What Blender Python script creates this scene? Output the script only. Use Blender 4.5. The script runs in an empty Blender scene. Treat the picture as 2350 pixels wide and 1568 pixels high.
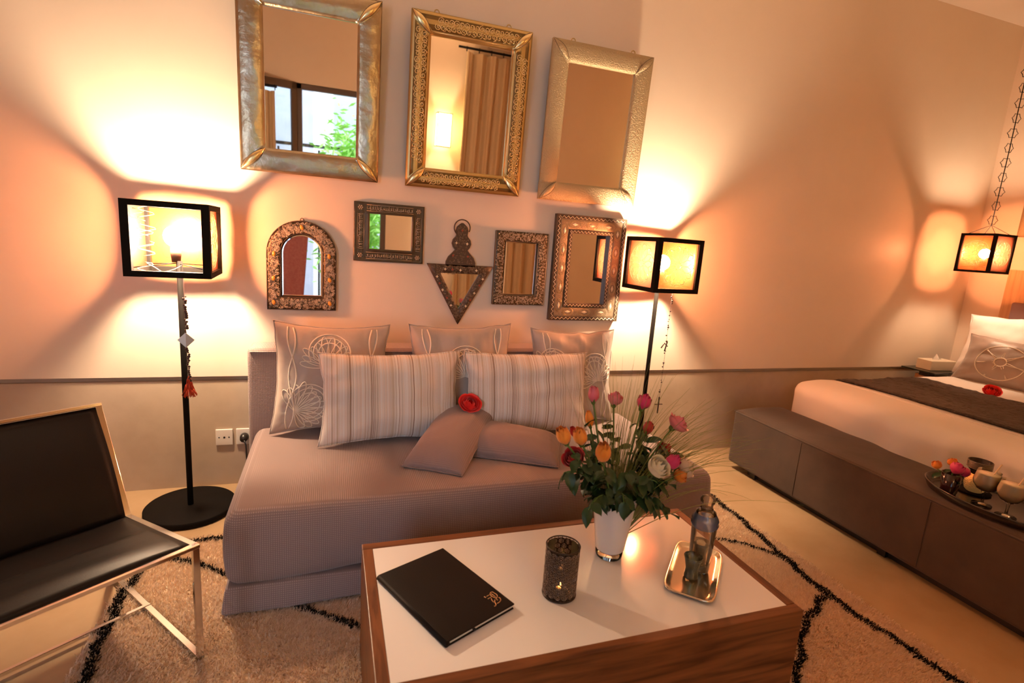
import bpy, math, random
import numpy as np
from mathutils import Vector, Matrix, noise
PI = math.pi
rnd = random.Random(7)
scene = bpy.context.scene
COL = scene.collection

# ------------------------------------------------------------------ camera, world, exposure
CAMH = 1.3572
Mrow = ((0.94611384, -0.31636586, 0.0691465), (0.00513643, -0.198837, -0.98001911), (0.32379347, 0.92756482, -0.18649745))
cam = bpy.data.objects.new('camera', bpy.data.cameras.new('camera'))
COL.objects.link(cam)
r_, d_, f_ = [Vector(q) for q in Mrow]
cam.matrix_world = Matrix(((r_.x, -d_.x, -f_.x, 0), (r_.y, -d_.y, -f_.y, -2.9), (r_.z, -d_.z, -f_.z, CAMH), (0, 0, 0, 1)))
cam.data.sensor_width = 36
cam.data.lens = 1219.63 / 2350 * 36
cam.data.clip_start = 0.02
cam.data.dof.use_dof = True
cam.data.dof.focus_distance = 2.3
cam.data.dof.aperture_fstop = 2.8
scene.camera = cam
w = bpy.data.worlds.new('sky'); scene.world = w; w.use_nodes = True
w.node_tree.nodes['Background'].inputs[0].default_value = (0.72, 0.80, 1.0, 1)
w.node_tree.nodes['Background'].inputs[1].default_value = 6.5
vs = scene.view_settings
vs.view_transform = 'Standard'; vs.look = 'None'; vs.exposure = 0.38; vs.gamma = 1; vs.use_curve_mapping = False
cy = scene.cycles
cy.max_bounces = 8; cy.diffuse_bounces = 4; cy.glossy_bounces = 4; cy.transmission_bounces = 6; cy.transparent_max_bounces = 12
cy.caustics_reflective = False; cy.caustics_refractive = False
cy.sample_clamp_indirect = 6.0
cy.use_denoising = True
BULB = (1.0, 0.72, 0.46)
LAMP_POWER = 1200.0      # emission strength of the floor lamp bulbs

# ------------------------------------------------------------------ materials
def nd(nt, t, **kw):
    n = nt.nodes.new(t)
    for k, v in kw.items(): setattr(n, k, v)
    return n
def mat(name, col, rough=0.5, metal=0.0, var=None, bump=None, stretch=None, coat=0, sheen=0, trans=0, spec=None, emit=None, sub=0, alpha=None):
    m = bpy.data.materials.new(name); m.use_nodes = True
    nt = m.node_tree; b = nt.nodes['Principled BSDF']; L = nt.links
    b.inputs['Base Color'].default_value = (*col, 1); b.inputs['Roughness'].default_value = rough
    b.inputs['Metallic'].default_value = metal
    b.inputs['Coat Weight'].default_value = coat; b.inputs['Coat Roughness'].default_value = 0.08
    b.inputs['Sheen Weight'].default_value = sheen
    b.inputs['Transmission Weight'].default_value = trans
    if sub: b.inputs['Subsurface Weight'].default_value = sub; b.inputs['Subsurface Radius'].default_value = (.02, .01, .006)
    if spec is not None: b.inputs['Specular IOR Level'].default_value = spec
    if emit: b.inputs['Emission Color'].default_value = (*emit[0], 1); b.inputs['Emission Strength'].default_value = emit[1]
    tc = nd(nt, 'ShaderNodeTexCoord'); mp = nd(nt, 'ShaderNodeMapping')
    L.new(tc.outputs['Object'], mp.inputs['Vector'])
    if stretch: mp.inputs['Scale'].default_value = stretch
    if var:                       # (scale, second colour, detail)
        n = nd(nt, 'ShaderNodeTexNoise'); n.inputs['Scale'].default_value = var[0]; n.inputs['Detail'].default_value = var[2] if len(var) > 2 else 4
        n.inputs['Roughness'].default_value = .6
        r = nd(nt, 'ShaderNodeValToRGB'); r.color_ramp.elements[0].position = .35; r.color_ramp.elements[1].position = .68
        r.color_ramp.elements[0].color = (*col, 1); r.color_ramp.elements[1].color = (*var[1], 1)
        L.new(mp.outputs[0], n.inputs['Vector']); L.new(n.outputs['Fac'], r.inputs[0]); L.new(r.outputs[0], b.inputs['Base Color'])
    if bump:                      # (scale, strength, distance)
        n = nd(nt, 'ShaderNodeTexNoise'); n.inputs['Scale'].default_value = bump[0]; n.inputs['Detail'].default_value = 5
        bp = nd(nt, 'ShaderNodeBump'); bp.inputs['Strength'].default_value = bump[1]; bp.inputs['Distance'].default_value = bump[2]
        L.new(mp.outputs[0], n.inputs['Vector']); L.new(n.outputs['Fac'], bp.inputs['Height']); L.new(bp.outputs[0], b.inputs['Normal'])
    return m
def fabric(name, c1, c2, pitch, dirs=('X', 'Z'), amt=.6, rough=.95):
    """waffle weave: crossed fine ribs in colour and relief"""
    m = mat(name, c1, rough, sheen=.25, spec=.15); nt = m.node_tree; L = nt.links; b = nt.nodes['Principled BSDF']
    tc = nd(nt, 'ShaderNodeTexCoord'); sep = nd(nt, 'ShaderNodeSeparateXYZ'); L.new(tc.outputs['Object'], sep.inputs[0])
    outs = []
    for d in dirs:
        mu = nd(nt, 'ShaderNodeMath', operation='MULTIPLY'); mu.inputs[1].default_value = 2 * PI / pitch
        si = nd(nt, 'ShaderNodeMath', operation='SINE'); L.new(sep.outputs[d], mu.inputs[0]); L.new(mu.outputs[0], si.inputs[0])
        mr = nd(nt, 'ShaderNodeMapRange'); mr.inputs['From Min'].default_value = -1; L.new(si.outputs[0], mr.inputs['Value']); outs.append(mr.outputs[0])
    mx = nd(nt, 'ShaderNodeMath', operation='MULTIPLY'); L.new(outs[0], mx.inputs[0]); L.new(outs[1], mx.inputs[1])
    no = nd(nt, 'ShaderNodeTexNoise'); no.inputs['Scale'].default_value = 5; L.new(tc.outputs['Object'], no.inputs['Vector'])
    r = nd(nt, 'ShaderNodeMix', data_type='RGBA'); r.inputs['A'].default_value = (*c1, 1); r.inputs['B'].default_value = (*c2, 1)
    L.new(mx.outputs[0], r.inputs['Factor']); L.new(r.outputs['Result'], b.inputs['Base Color'])
    bp = nd(nt, 'ShaderNodeBump'); bp.inputs['Strength'].default_value = amt; bp.inputs['Distance'].default_value = .0015
    L.new(mx.outputs[0], bp.inputs['Height']); L.new(bp.outputs[0], b.inputs['Normal'])
    return m
def stripes(name):
    m = mat(name, (.6, .5, .42), .9, sheen=.2, spec=.2); nt = m.node_tree; L = nt.links; b = nt.nodes['Principled BSDF']
    tc = nd(nt, 'ShaderNodeTexCoord'); sep = nd(nt, 'ShaderNodeSeparateXYZ'); L.new(tc.outputs['Object'], sep.inputs[0])
    n = nd(nt, 'ShaderNodeTexNoise', noise_dimensions='1D'); n.inputs['Scale'].default_value = 46; n.inputs['Detail'].default_value = 3
    L.new(sep.outputs['X'], n.inputs['W'])
    r = nd(nt, 'ShaderNodeValToRGB'); cr = r.color_ramp
    cols = [(.30, (.56, .43, .32)), (.40, (.64, .52, .42)), (.46, (.78, .72, .68)), (.52, (.66, .50, .40)), (.58, (.78, .72, .66)), (.66, (.55, .42, .33))]
    cr.elements[0].position = cols[0][0]; cr.elements[0].color = (*cols[0][1], 1)
    cr.elements[1].position = cols[-1][0]; cr.elements[1].color = (*cols[-1][1], 1)
    for p_, c_ in cols[1:-1]:
        e = cr.elements.new(p_); e.color = (*c_, 1)
    L.new(n.outputs['Fac'], r.inputs[0])
    n2 = nd(nt, 'ShaderNodeTexNoise', noise_dimensions='1D'); n2.inputs['Scale'].default_value = 75; n2.inputs['Detail'].default_value = 0
    ad = nd(nt, 'ShaderNodeMath', operation='ADD'); ad.inputs[1].default_value = 9.3; L.new(sep.outputs['X'], ad.inputs[0]); L.new(ad.outputs[0], n2.inputs['W'])
    g = nd(nt, 'ShaderNodeMath', operation='COMPARE'); g.inputs[1].default_value = .5; g.inputs[2].default_value = .010; L.new(n2.outputs['Fac'], g.inputs[0])
    mx = nd(nt, 'ShaderNodeMix', data_type='RGBA'); L.new(g.outputs[0], mx.inputs['Factor']); L.new(r.outputs[0], mx.inputs['A']); mx.inputs['B'].default_value = (.27, .17, .11, 1)
    L.new(mx.outputs['Result'], b.inputs['Base Color'])
    n3 = nd(nt, 'ShaderNodeTexNoise'); n3.inputs['Scale'].default_value = 160
    bp = nd(nt, 'ShaderNodeBump'); bp.inputs['Strength'].default_value = .4; bp.inputs['Distance'].default_value = .002
    L.new(tc.outputs['Object'], n3.inputs['Vector']); L.new(n3.outputs['Fac'], bp.inputs['Height']); L.new(bp.outputs[0], b.inputs['Normal'])
    return m
def wood(name, c1, c2, stretch=(1, 14, 14), rough=.38):
    m = mat(name, c1, rough, spec=.3); nt = m.node_tree; L = nt.links; b = nt.nodes['Principled BSDF']
    tc = nd(nt, 'ShaderNodeTexCoord'); mp = nd(nt, 'ShaderNodeMapping'); mp.inputs['Scale'].default_value = stretch; L.new(tc.outputs['Object'], mp.inputs[0])
    n = nd(nt, 'ShaderNodeTexNoise'); n.inputs['Scale'].default_value = 2.2; n.inputs['Detail'].default_value = 7; n.inputs['Distortion'].default_value = 1.4
    L.new(mp.outputs[0], n.inputs['Vector'])
    r = nd(nt, 'ShaderNodeValToRGB'); cr = r.color_ramp
    cr.elements[0].position = .3; cr.elements[0].color = (*c1, 1); cr.elements[1].position = .72; cr.elements[1].color = (*c2, 1)
    e = cr.elements.new(.5); e.color = (*[(a * .4 + c * .6) for a, c in zip(c1, c2)], 1)
    L.new(n.outputs['Fac'], r.inputs[0]); L.new(r.outputs[0], b.inputs['Base Color'])
    bp = nd(nt, 'ShaderNodeBump'); bp.inputs['Strength'].default_value = .15; bp.inputs['Distance'].default_value = .001
    L.new(n.outputs['Fac'], bp.inputs['Height']); L.new(bp.outputs[0], b.inputs['Normal'])
    return m
def clear(name, tint, gloss=.04, rough=.05, body=None, bodyfac=0.0, fres=1.45, gcol=None):
    """thin clear sheet: transparent + fresnel reflection (+ some scattering body)"""
    m = bpy.data.materials.new(name); m.use_nodes = True; nt = m.node_tree; L = nt.links
    nt.nodes.remove(nt.nodes['Principled BSDF']); out = nt.nodes['Material Output']
    t = nd(nt, 'ShaderNodeBsdfTransparent'); t.inputs[0].default_value = (*tint, 1)
    base = t.outputs[0]
    if body:
        tl = nd(nt, 'ShaderNodeBsdfTranslucent'); tl.inputs[0].default_value = (*body, 1)
        df = nd(nt, 'ShaderNodeBsdfDiffuse'); df.inputs[0].default_value = (*body, 1)
        mm = nd(nt, 'ShaderNodeMixShader'); mm.inputs[0].default_value = .5; L.new(tl.outputs[0], mm.inputs[1]); L.new(df.outputs[0], mm.inputs[2])
        m2 = nd(nt, 'ShaderNodeMixShader'); m2.inputs[0].default_value = bodyfac; L.new(base, m2.inputs[1]); L.new(mm.outputs[0], m2.inputs[2]); base = m2.outputs[0]
    g = nd(nt, 'ShaderNodeBsdfGlossy'); g.inputs['Roughness'].default_value = rough
    if gcol: g.inputs[0].default_value = (*gcol, 1)
    fr = nd(nt, 'ShaderNodeFresnel'); fr.inputs[0].default_value = fres
    mx = nd(nt, 'ShaderNodeMixShader'); L.new(fr.outputs[0], mx.inputs[0]); L.new(base, mx.inputs[1]); L.new(g.outputs[0], mx.inputs[2])
    L.new(mx.outputs[0], out.inputs[0])
    return m
def emis(name, col, s):
    m = bpy.data.materials.new(name); m.use_nodes = True; nt = m.node_tree
    nt.nodes.remove(nt.nodes['Principled BSDF']); e = nd(nt, 'ShaderNodeEmission'); e.inputs[0].default_value = (*col, 1); e.inputs[1].default_value = s
    nt.links.new(e.outputs[0], nt.nodes['Material Output'].inputs[0]); return m

M = {}
M['plaster'] = mat('warm polished plaster', (.80, .67, .545), .42, var=(1.6, (.76, .625, .50), 6), bump=(3.5, .12, .01), spec=.35)
M['dado'] = mat('grey beige polished plaster', (.52, .41, .31), .5, var=(3.0, (.43, .33, .24), 7), bump=(8, .15, .004), spec=.35)
M['floor'] = mat('polished concrete', (.53, .36, .21), .30, var=(2.2, (.42, .27, .14), 8), bump=(14, .06, .003))
M['ceiling'] = mat('ceiling plaster', (.76, .64, .53), .8)
M['mauve'] = fabric('taupe waffle cloth', (.245, .17, .155), (.42, .31, .285), .0072)
M['mauve_top'] = fabric('taupe waffle cloth laid flat', (.40, .285, .245), (.58, .45, .40), .0115, ('X', 'Y'))
M['mauve_fine'] = fabric('mauve ribbed cloth', (.25, .172, .158), (.33, .235, .215), .006, ('X', 'Z'), .5)
M['swirl_cloth'] = mat('taupe satin cloth', (.40, .305, .25), .5, var=(9, (.46, .36, .295)), bump=(40, .2, .004), sheen=.3)
M['swirl_thread'] = mat('cream embroidery', (.80, .68, .56), .6)
M['stripe'] = stripes('striped linen')
M['black_metal'] = mat('black lacquered steel', (.008, .006, .005), .75, spec=.10)
M['chrome'] = mat('chrome', (.82, .80, .78), .10, 1.0)
M['leather'] = mat('black leather', (.010, .007, .006), .42, bump=(240, .12, .002), spec=.2)
M['panel'] = clear('amber acrylic sheet', (.80, .56, .44), body=(.75, .17, .05), bodyfac=.16, rough=.28, fres=1.35)
M['filigree'] = clear('pale lacy acrylic', (1, .8, .6), body=(1.0, .78, .62), bodyfac=.85, rough=.4, fres=1.2)
M['bulb'] = emis('bulb glow', BULB, LAMP_POWER)
M['bulb_small'] = emis('small bulb glow', BULB, LAMP_POWER * .55)
M['mirror'] = mat('mirror glass', (.96, .94, .90), .015, 1.0)
M['bevel'] = mat('bevelled mirror edge', (.90, .88, .86), .05, 1.0)
M['brass_hammered'] = mat('beaten white brass', (.52, .46, .36), .30, 1.0, var=(5, (.42, .31, .17), 5), bump=(13, .55, .012))
M['brass_scroll'] = mat('dull gold brass', (.56, .40, .17), .40, 1.0, bump=(120, .3, .002))
M['brass_dark'] = mat('darkened brass ground', (.20, .13, .05), .5, .9)
M['brass_bright'] = mat('bright gold brass wire', (.85, .66, .34), .28, 1.0)
M['brass_stipple'] = mat('stippled pale brass', (.46, .37, .23), .55, .85, bump=(170, .9, .006))
M['old_silver'] = mat('tarnished silver sheet', (.10, .075, .05), .45, .85, bump=(90, .6, .004))
M['silver_wire'] = mat('worn silver relief', (.52, .45, .36), .42, .9)
M['dark_wood'] = mat('dark carved wood', (.06, .036, .022), .5, bump=(80, .4, .002))
M['amber'] = mat('amber stone', (.72, .30, .04), .15, coat=.6)
M['coral'] = mat('red coral inlay', (.35, .06, .03), .3)
M['bone'] = mat('bone inlay', (.80, .68, .48), .4)
M['bronze_inlay'] = mat('engraved bronze sheet', (.26, .20, .135), .45, .55, bump=(150, .6, .003))
M['walnut'] = wood('oiled walnut', (.07, .022, .007), (.25, .088, .030))
M['walnut_side'] = wood('oiled walnut end', (.07, .022, .007), (.25, .088, .030), (14, 1.5, 14))
M['white_gloss'] = mat('white lacquer', (.86, .835, .84), .12, coat=.3)
M['white_ceramic'] = mat('opal white glass', (.80, .78, .80), .08, coat=.4, sub=.15)
M['clear_glass'] = clear('clear glass', (.97, .96, .90), rough=.02)
M['green_glass'] = clear('pale green glass', (.93, .97, .90), body=(.72, .84, .66), bodyfac=.22, rough=.02, fres=1.7)
M['amber_glass'] = clear('smoky amber glass', (.96, .90, .80), body=(.85, .68, .46), bodyfac=.16, rough=.03, fres=1.6)
M['blue_glass'] = clear('blue cut glass', (.55, .65, .88), body=(.22, .34, .62), bodyfac=.45, rough=.05, fres=1.7)
M['silver'] = mat('silver plate', (.86, .74, .58), .16, 1.0, bump=(30, .15, .003))
M['black_net'] = mat('black bronze mesh', (.05, .035, .03), .4, .7)
M['net_light'] = mat('rubbed bronze rings', (.42, .32, .26), .35, .8)
M['smoke_glass'] = clear('smoked glass liner', (.30, .23, .19), body=(.08, .06, .05), bodyfac=.35, rough=.15)
M['wax'] = mat('candle wax', (.9, .8, .6), .5, sub=.3)
M['flame'] = emis('candle flame', (1, .45, .12), 60)
M['book'] = mat('dark brown grained leather', (.010, .006, .004), .6, bump=(300, .3, .0015), spec=.12)
M['paper'] = mat('cream paper', (.75, .70, .60), .8, stretch=(1, 1, 300), bump=(3, .4, .001))
M['gold_print'] = mat('gold foil', (.75, .42, .20), .35, .8)
M['velvet'] = mat('brown suede', (.074, .041, .025), .85, var=(5, (.052, .029, .017), 6), bump=(9, .2, .01), sheen=.15)
M['sheet'] = mat('white cotton', (.76, .70, .66), .8, bump=(12, .25, .008), sheen=.1)
M['runner'] = mat('dark brown crushed velvet', (.030, .019, .014), .8, var=(26, (.062, .040, .029), 8), bump=(45, 1.0, .02), sheen=.05)
M['grey_satin'] = mat('grey satin', (.30, .235, .20), .45, bump=(18, .2, .006), sheen=.3)
M['burgundy'] = mat('mauve leather pad', (.22, .13, .12), .6)
M['oak'] = wood('warm oak veneer', (.42, .22, .10), (.58, .34, .17), (14, 14, 1))
M['white_plastic'] = mat('white plastic', (.75, .68, .62), .3)
M['black_plastic'] = mat('black plastic', (.015, .012, .012), .35)
M['rug_base'] = mat('rug backing wool', (.80, .64, .48), .95)
M['bead_dark'] = mat('dark beads', (.05, .02, .02), .3)
M['bead_silver'] = mat('silver charm', (.6, .5, .4), .35, .9)
M['tassel'] = mat('red wool tassel', (.60, .06, .02), .8)
M['linen'] = mat('sand linen curtain', (.62, .47, .30), .85)
M['win_frame'] = mat('brown window frame', (.10, .062, .045), .5)
M['glass_pane'] = clear('window pane', (.93, .97, .96), rough=.01)
M['stem'] = mat('green stem', (.09, .17, .035), .5)
M['leaf'] = mat('dark rose leaf', (.012, .042, .014), .38, var=(20, (.022, .07, .018)), spec=.5)
M['grass'] = mat('grass blade', (.27, .30, .09), .6)
def petal(name, c1, c2):
    return mat(name, c1, .55, var=(14, c2), sheen=.2, sub=.12)
M['orange'] = petal('orange petals', (.86, .25, .015), (.90, .36, .06))
M['pink'] = petal('rose pink petals', (.68, .10, .17), (.78, .22, .27))
M['pale_pink'] = petal('pale pink petals', (.80, .27, .30), (.72, .16, .22))
M['magenta'] = petal('magenta petals', (.66, .025, .16), (.74, .07, .22))
M['red'] = petal('dark red petals', (.42, .008, .010), (.52, .014, .012))
M['bright_red'] = petal('bright red petals', (.78, .010, .006), (.86, .02, .012))
M['white_petal'] = petal('white petals', (.90, .84, .66), (.86, .80, .58))
M['cream_petal'] = petal('cream petals', (.78, .64, .44), (.80, .52, .34))

# ------------------------------------------------------------------ mesh helpers
class MB:
    def __init__(s): s.v = []; s.f = []
    def add(s, vs_, fs_):
        o = len(s.v); s.v += [tuple(q) for q in vs_]; s.f += [tuple(i + o for i in q) for q in fs_]; return s
    def box(s, x0, x1, y0, y1, z0, z1):
        return s.add([(x, y, z) for x in (x0, x1) for y in (y0, y1) for z in (z0, z1)],
                     [(0, 1, 3, 2), (4, 6, 7, 5), (0, 4, 5, 1), (2, 3, 7, 6), (0, 2, 6, 4), (1, 5, 7, 3)])
    def tube(s, pts, r, n=6, closed=False, flat=None):
        P = [Vector(q) for q in pts]; N = len(P)
        if N < 2: return s
        R = r if isinstance(r, (list, tuple)) else [r] * N
        prev = None; rings = []
        for i in range(N):
            a = P[(i - 1) % N] if (closed or i) else P[i]; b = P[(i + 1) % N] if (closed or i < N - 1) else P[i]
            t = b - a
            if t.length < 1e-9: t = Vector((0, 0, 1))
            t.normalize()
            if prev is None:
                u = t.orthogonal().normalized()
                if flat is not None:
                    u = Vector(flat) - t * t.dot(Vector(flat)); u = u.normalized() if u.length > 1e-5 else t.orthogonal().normalized()
            else:
                u = prev - t * prev.dot(t); u = u.normalized() if u.length > 1e-6 else t.orthogonal().normalized()
            prev = u; v = t.cross(u)
            rings.append([P[i] + (u * math.cos(2 * PI * k / n + PI / n) + v * math.sin(2 * PI * k / n + PI / n)) * R[i] for k in range(n)])
        V = [q for rg in rings for q in rg]; F = []
        for i in range(N if closed else N - 1):
            j = (i + 1) % N
            for k in range(n):
                F.append((i * n + k, i * n + (k + 1) % n, j * n + (k + 1) % n, j * n + k))
        if not closed: F += [tuple(range(n - 1, -1, -1)), tuple((N - 1) * n + k for k in range(n))]
        return s.add(V, F)
    def bar(s, a, b, w_, h_, up=(0, 0, 1)):
        a = Vector(a); b = Vector(b); t = (b - a).normalized(); u = Vector(up)
        sd = t.cross(u)
        if sd.length < 1e-5: sd = t.orthogonal()
        sd.normalize(); u = sd.cross(t).normalized()
        V = [p + sd * i * w_ / 2 + u * j * h_ / 2 for p in (a, b) for i, j in ((-1, -1), (1, -1), (1, 1), (-1, 1))]
        return s.add(V, [(3, 2, 1, 0), (4, 5, 6, 7), (0, 1, 5, 4), (1, 2, 6, 5), (2, 3, 7, 6), (3, 0, 4, 7)])
    def lathe(s, prof, n=32, c=(0, 0), sx=1, sy=1):
        V = [(c[0] + r * math.cos(2 * PI * k / n) * sx, c[1] + r * math.sin(2 * PI * k / n) * sy, z) for r, z in prof for k in range(n)]
        F = [(i * n + k, i * n + (k + 1) % n, (i + 1) * n + (k + 1) % n, (i + 1) * n + k) for i in range(len(prof) - 1) for k in range(n)]
        return s.add(V, F)
    def ball(s, c, r, n=12, m_=8, sc=(1, 1, 1)):
        V = []; F = []
        for i in range(m_ + 1):
            t = PI * i / m_
            for k in range(n):
                p = 2 * PI * k / n
                V.append((c[0] + r * sc[0] * math.sin(t) * math.cos(p), c[1] + r * sc[1] * math.sin(t) * math.sin(p), c[2] - r * sc[2] * math.cos(t)))
        for i in range(m_):
            for k in range(n): F.append((i * n + k, i * n + (k + 1) % n, (i + 1) * n + (k + 1) % n, (i + 1) * n + k))
        return s.add(V, F)
    def grid(s, fn, nu, nv):
        V = [fn(i / nu, j / nv) for i in range(nu + 1) for j in range(nv + 1)]
        F = [(i * (nv + 1) + j, (i + 1) * (nv + 1) + j, (i + 1) * (nv + 1) + j + 1, i * (nv + 1) + j + 1) for i in range(nu) for j in range(nv)]
        return s.add(V, F)
    def rbox(s, x0, x1, y0, y1, z0, z1, r, nx=20, ny=20, nz=8, disp=None):
        """rounded box with evenly gridded faces; disp(p) -> new p"""
        def cuts(a, b, n):
            return [a, a + r * .3, a + r * .7] + [a + r + (b - a - 2 * r) * i / n for i in range(n + 1)] + [b - r * .7, b - r * .3, b]
        X, Y, Z = cuts(x0, x1, nx), cuts(y0, y1, ny), cuts(z0, z1, nz)
        idx = {}; V = []; F = []
        def vert(x, y, z):
            k = (round(x, 6), round(y, 6), round(z, 6))
            if k not in idx:
                c = Vector((min(max(x, x0 + r), x1 - r), min(max(y, y0 + r), y1 - r), min(max(z, z0 + r), z1 - r)))
                d = Vector((x, y, z)) - c
                p = c + d.normalized() * r if d.length > 1e-9 else c
                if disp: p = Vector(disp(p))
                idx[k] = len(V); V.append(p)
            return idx[k]
        def face(A, B, fn, flip):
            for i in range(len(A) - 1):
                for j in range(len(B) - 1):
                    q = [vert(*fn(A[i], B[j])), vert(*fn(A[i + 1], B[j])), vert(*fn(A[i + 1], B[j + 1])), vert(*fn(A[i], B[j + 1]))]
                    F.append(tuple(q[::-1] if flip else q))
        face(X, Y, lambda a, b: (a, b, z1), False); face(X, Y, lambda a, b: (a, b, z0), True)
        face(X, Z, lambda a, b: (a, y0, b), False); face(X, Z, lambda a, b: (a, y1, b), True)
        face(Y, Z, lambda a, b: (x1, a, b), False); face(Y, Z, lambda a, b: (x0, a, b), True)
        return s.add(V, F)
    def build(s, name, m_, parent=None, smooth=True, bevel=0, **props):
        me = bpy.data.meshes.new(name); me.from_pydata(s.v, [], s.f); me.update()
        me.materials.append(M[m_] if isinstance(m_, str) else m_)
        me.polygons.foreach_set('use_smooth', [smooth] * len(me.polygons))
        o = bpy.data.objects.new(name, me); COL.objects.link(o)
        if parent: o.parent = parent
        if bevel:
            b = o.modifiers.new('bevel', 'BEVEL'); b.width = bevel; b.segments = 2; b.limit_method = 'ANGLE'
        for k, v in props.items(): o[k] = v
        return o
def thing(name, label, cat, loc=(0, 0, 0), rot=(0, 0, 0), group=None):
    o = bpy.data.objects.new(name, None); COL.objects.link(o)
    o.location = loc; o.rotation_euler = rot; o.empty_display_size = .05
    o['label'] = label; o['category'] = cat
    if group: o['group'] = group
    return o
def tag(o, label, cat, group=None):
    o['label'] = label; o['category'] = cat
    if group: o['group'] = group
    return o
def struct(o): o['kind'] = 'structure'; return o
def nz(x, y, z, s=1.0): return noise.noise(Vector((x * s, y * s, z * s)))

# ------------------------------------------------------------------ the room
RX, LX, BY, CZ = 4.85, -3.0, -4.2, 3.16
G0, G1 = .563, .588
wb = struct(MB().box(LX, RX, 0, .2, G1, CZ).build('wall_back', 'plaster', smooth=False))
struct(MB().box(LX, RX, .03, .2, G0, G1).build('trim_1', 'dado', smooth=False))
struct(MB().box(LX, RX, .012, .2, -.1, G0).build('wall_back_dado', 'dado', smooth=False))
struct(MB().box(RX, RX + .2, BY, .2, -.1, CZ).build('wall_right', 'plaster', smooth=False))
struct(MB().box(LX - .2, LX, BY, .2, -.1, CZ).build('wall_left', 'plaster', smooth=False))
struct(MB().box(LX - .2, RX + .2, BY - .3, .2, CZ, CZ + .15).build('ceiling', 'ceiling', smooth=False))
struct(MB().box(LX - .2, RX + .2, BY - .3, .2, -.1, 0).build('floor', 'floor', smooth=False))
# wall behind the camera, with the window the mirrors show
WX0, WX1, WZ0, WZ1 = -.38, .66, .10, 2.42
WL0, WL1 = -2.7, -.38
mb = MB().box(WX1, RX, BY - .25, BY, 0, CZ).box(LX, WL0, BY - .25, BY, 0, CZ).box(WL0, WX1, BY - .25, BY, WZ1, CZ).box(WL0, WX1, BY - .25, BY, 0, WZ0)
struct(mb.build('wall_front', 'plaster', smooth=False))
def window(n, x0, x1):
    r = thing('window_%d' % n, '', 'window'); del r['label']; del r['category']; r['kind'] = 'structure'
    f = MB()
    for a in ((x0, x0 + .06, WZ0, WZ1), (x1 - .06, x1, WZ0, WZ1), (x0, x1, WZ1 - .06, WZ1), (x0, x1, WZ0, WZ0 + .06)):
        f.box(a[0], a[1], BY - .12, BY - .04, a[2], a[3])
    f.build('window_frame', 'win_frame', r, smooth=False, bevel=.004)
    MB().box(x0 + .06, x1 - .06, BY - .085, BY - .08, WZ0 + .06, WZ1 - .06).build('pane', 'glass_pane', r, smooth=False)
window(1, WX0, WX1); window(2, WL0, WL1)
# casement swung open into the room
r = thing('window_3', '', 'x', (WX0, BY, 0), (0, 0, math.radians(150))); del r['label']; del r['category']; r['kind'] = 'structure'
f = MB()
for a in ((0, .06, WZ0, WZ1), (.5, .56, WZ0, WZ1), (0, .56, WZ1 - .08, WZ1), (0, .56, WZ0, WZ0 + .06)): f.box(a[0], a[1], -.02, .02, a[2], a[3])
f.build('window_frame', 'win_frame', r, smooth=False, bevel=.004)
MB().box(.06, .5, -.003, .003, WZ0 + .06, WZ1 - .08).build('pane', 'glass_pane', r, smooth=False)
# courtyard seen through the window in the mirror
M['yard'] = mat('grey courtyard render', (.34, .33, .36), .9, var=(2, (.29, .28, .31)))
M['yard_band'] = mat('brown band', (.08, .06, .05), .7)
M['yard_column'] = mat('pale column', (.80, .78, .76), .8)
b_ = tag(MB().box(-4, 6, -9.3, -9.0, -.1, 5.5).build('courtyard_building', 'yard', smooth=False), 'grey rendered building across the courtyard, seen in the top left mirror', 'building')
MB().box(-4, 6, -9.0, -8.94, 3.0, 3.12).build('band', 'yard_band', b_, smooth=False)
tag(MB().lathe([(.16, -.1), (.15, 3), (.17, 5)], 24, (-.12, -7.0)).build('column', 'yard_column'), 'pale round column outside the window, mirrored in the top left mirror', 'column')
rl = thing('terrace_railing', 'dark metal railing across the courtyard outside the window', 'railing', (0, -6.75, 0))
for k in range(13): MB().box(-2.0 + k * .3, -1.97 + k * .3, 0, .03, -.1, 1.72).build('post', 'black_metal', rl, smooth=False)
for z in (1.55, 1.75): MB().box(-2.2, 2.2, -.01, .04, z, z + .05).build('rail', 'black_metal', rl, smooth=False)
sh = MB(); g = random.Random(3)
for k in range(2600):
    a, b2, c2 = g.gauss(0, .22), g.gauss(0, .2), g.gauss(0, .40)
    p = Vector((a, b2, c2)); q = Vector((g.uniform(-1, 1), g.uniform(-1, 1), g.uniform(-.6, .6))).normalized() * .07; t = q.orthogonal().normalized() * .022
    sh.add([p - q, p + t, p + q, p - t], [(0, 1, 2, 3)])
M['bush'] = mat('bright green foliage', (.32, .62, .12), .6, spec=.2)
sb = thing('courtyard_shrub', 'bright green shrub outside the window, mirrored in the top left mirror', 'shrub', (.34, -5.6, 1.25))
sh.build('foliage', 'bush', sb, smooth=False, kind='stuff')
MB().tube([(0, 0, -1.6), (.03, 0, -.8), (0, .02, 0)], [.03, .025, .015], 8).build('trunk', 'win_frame', sb)
MB().box(-4.5, 6.5, -9.5, BY - .3, -.12, -.1).build('courtyard_ground', 'yard', smooth=False)['kind'] = 'structure'

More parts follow.
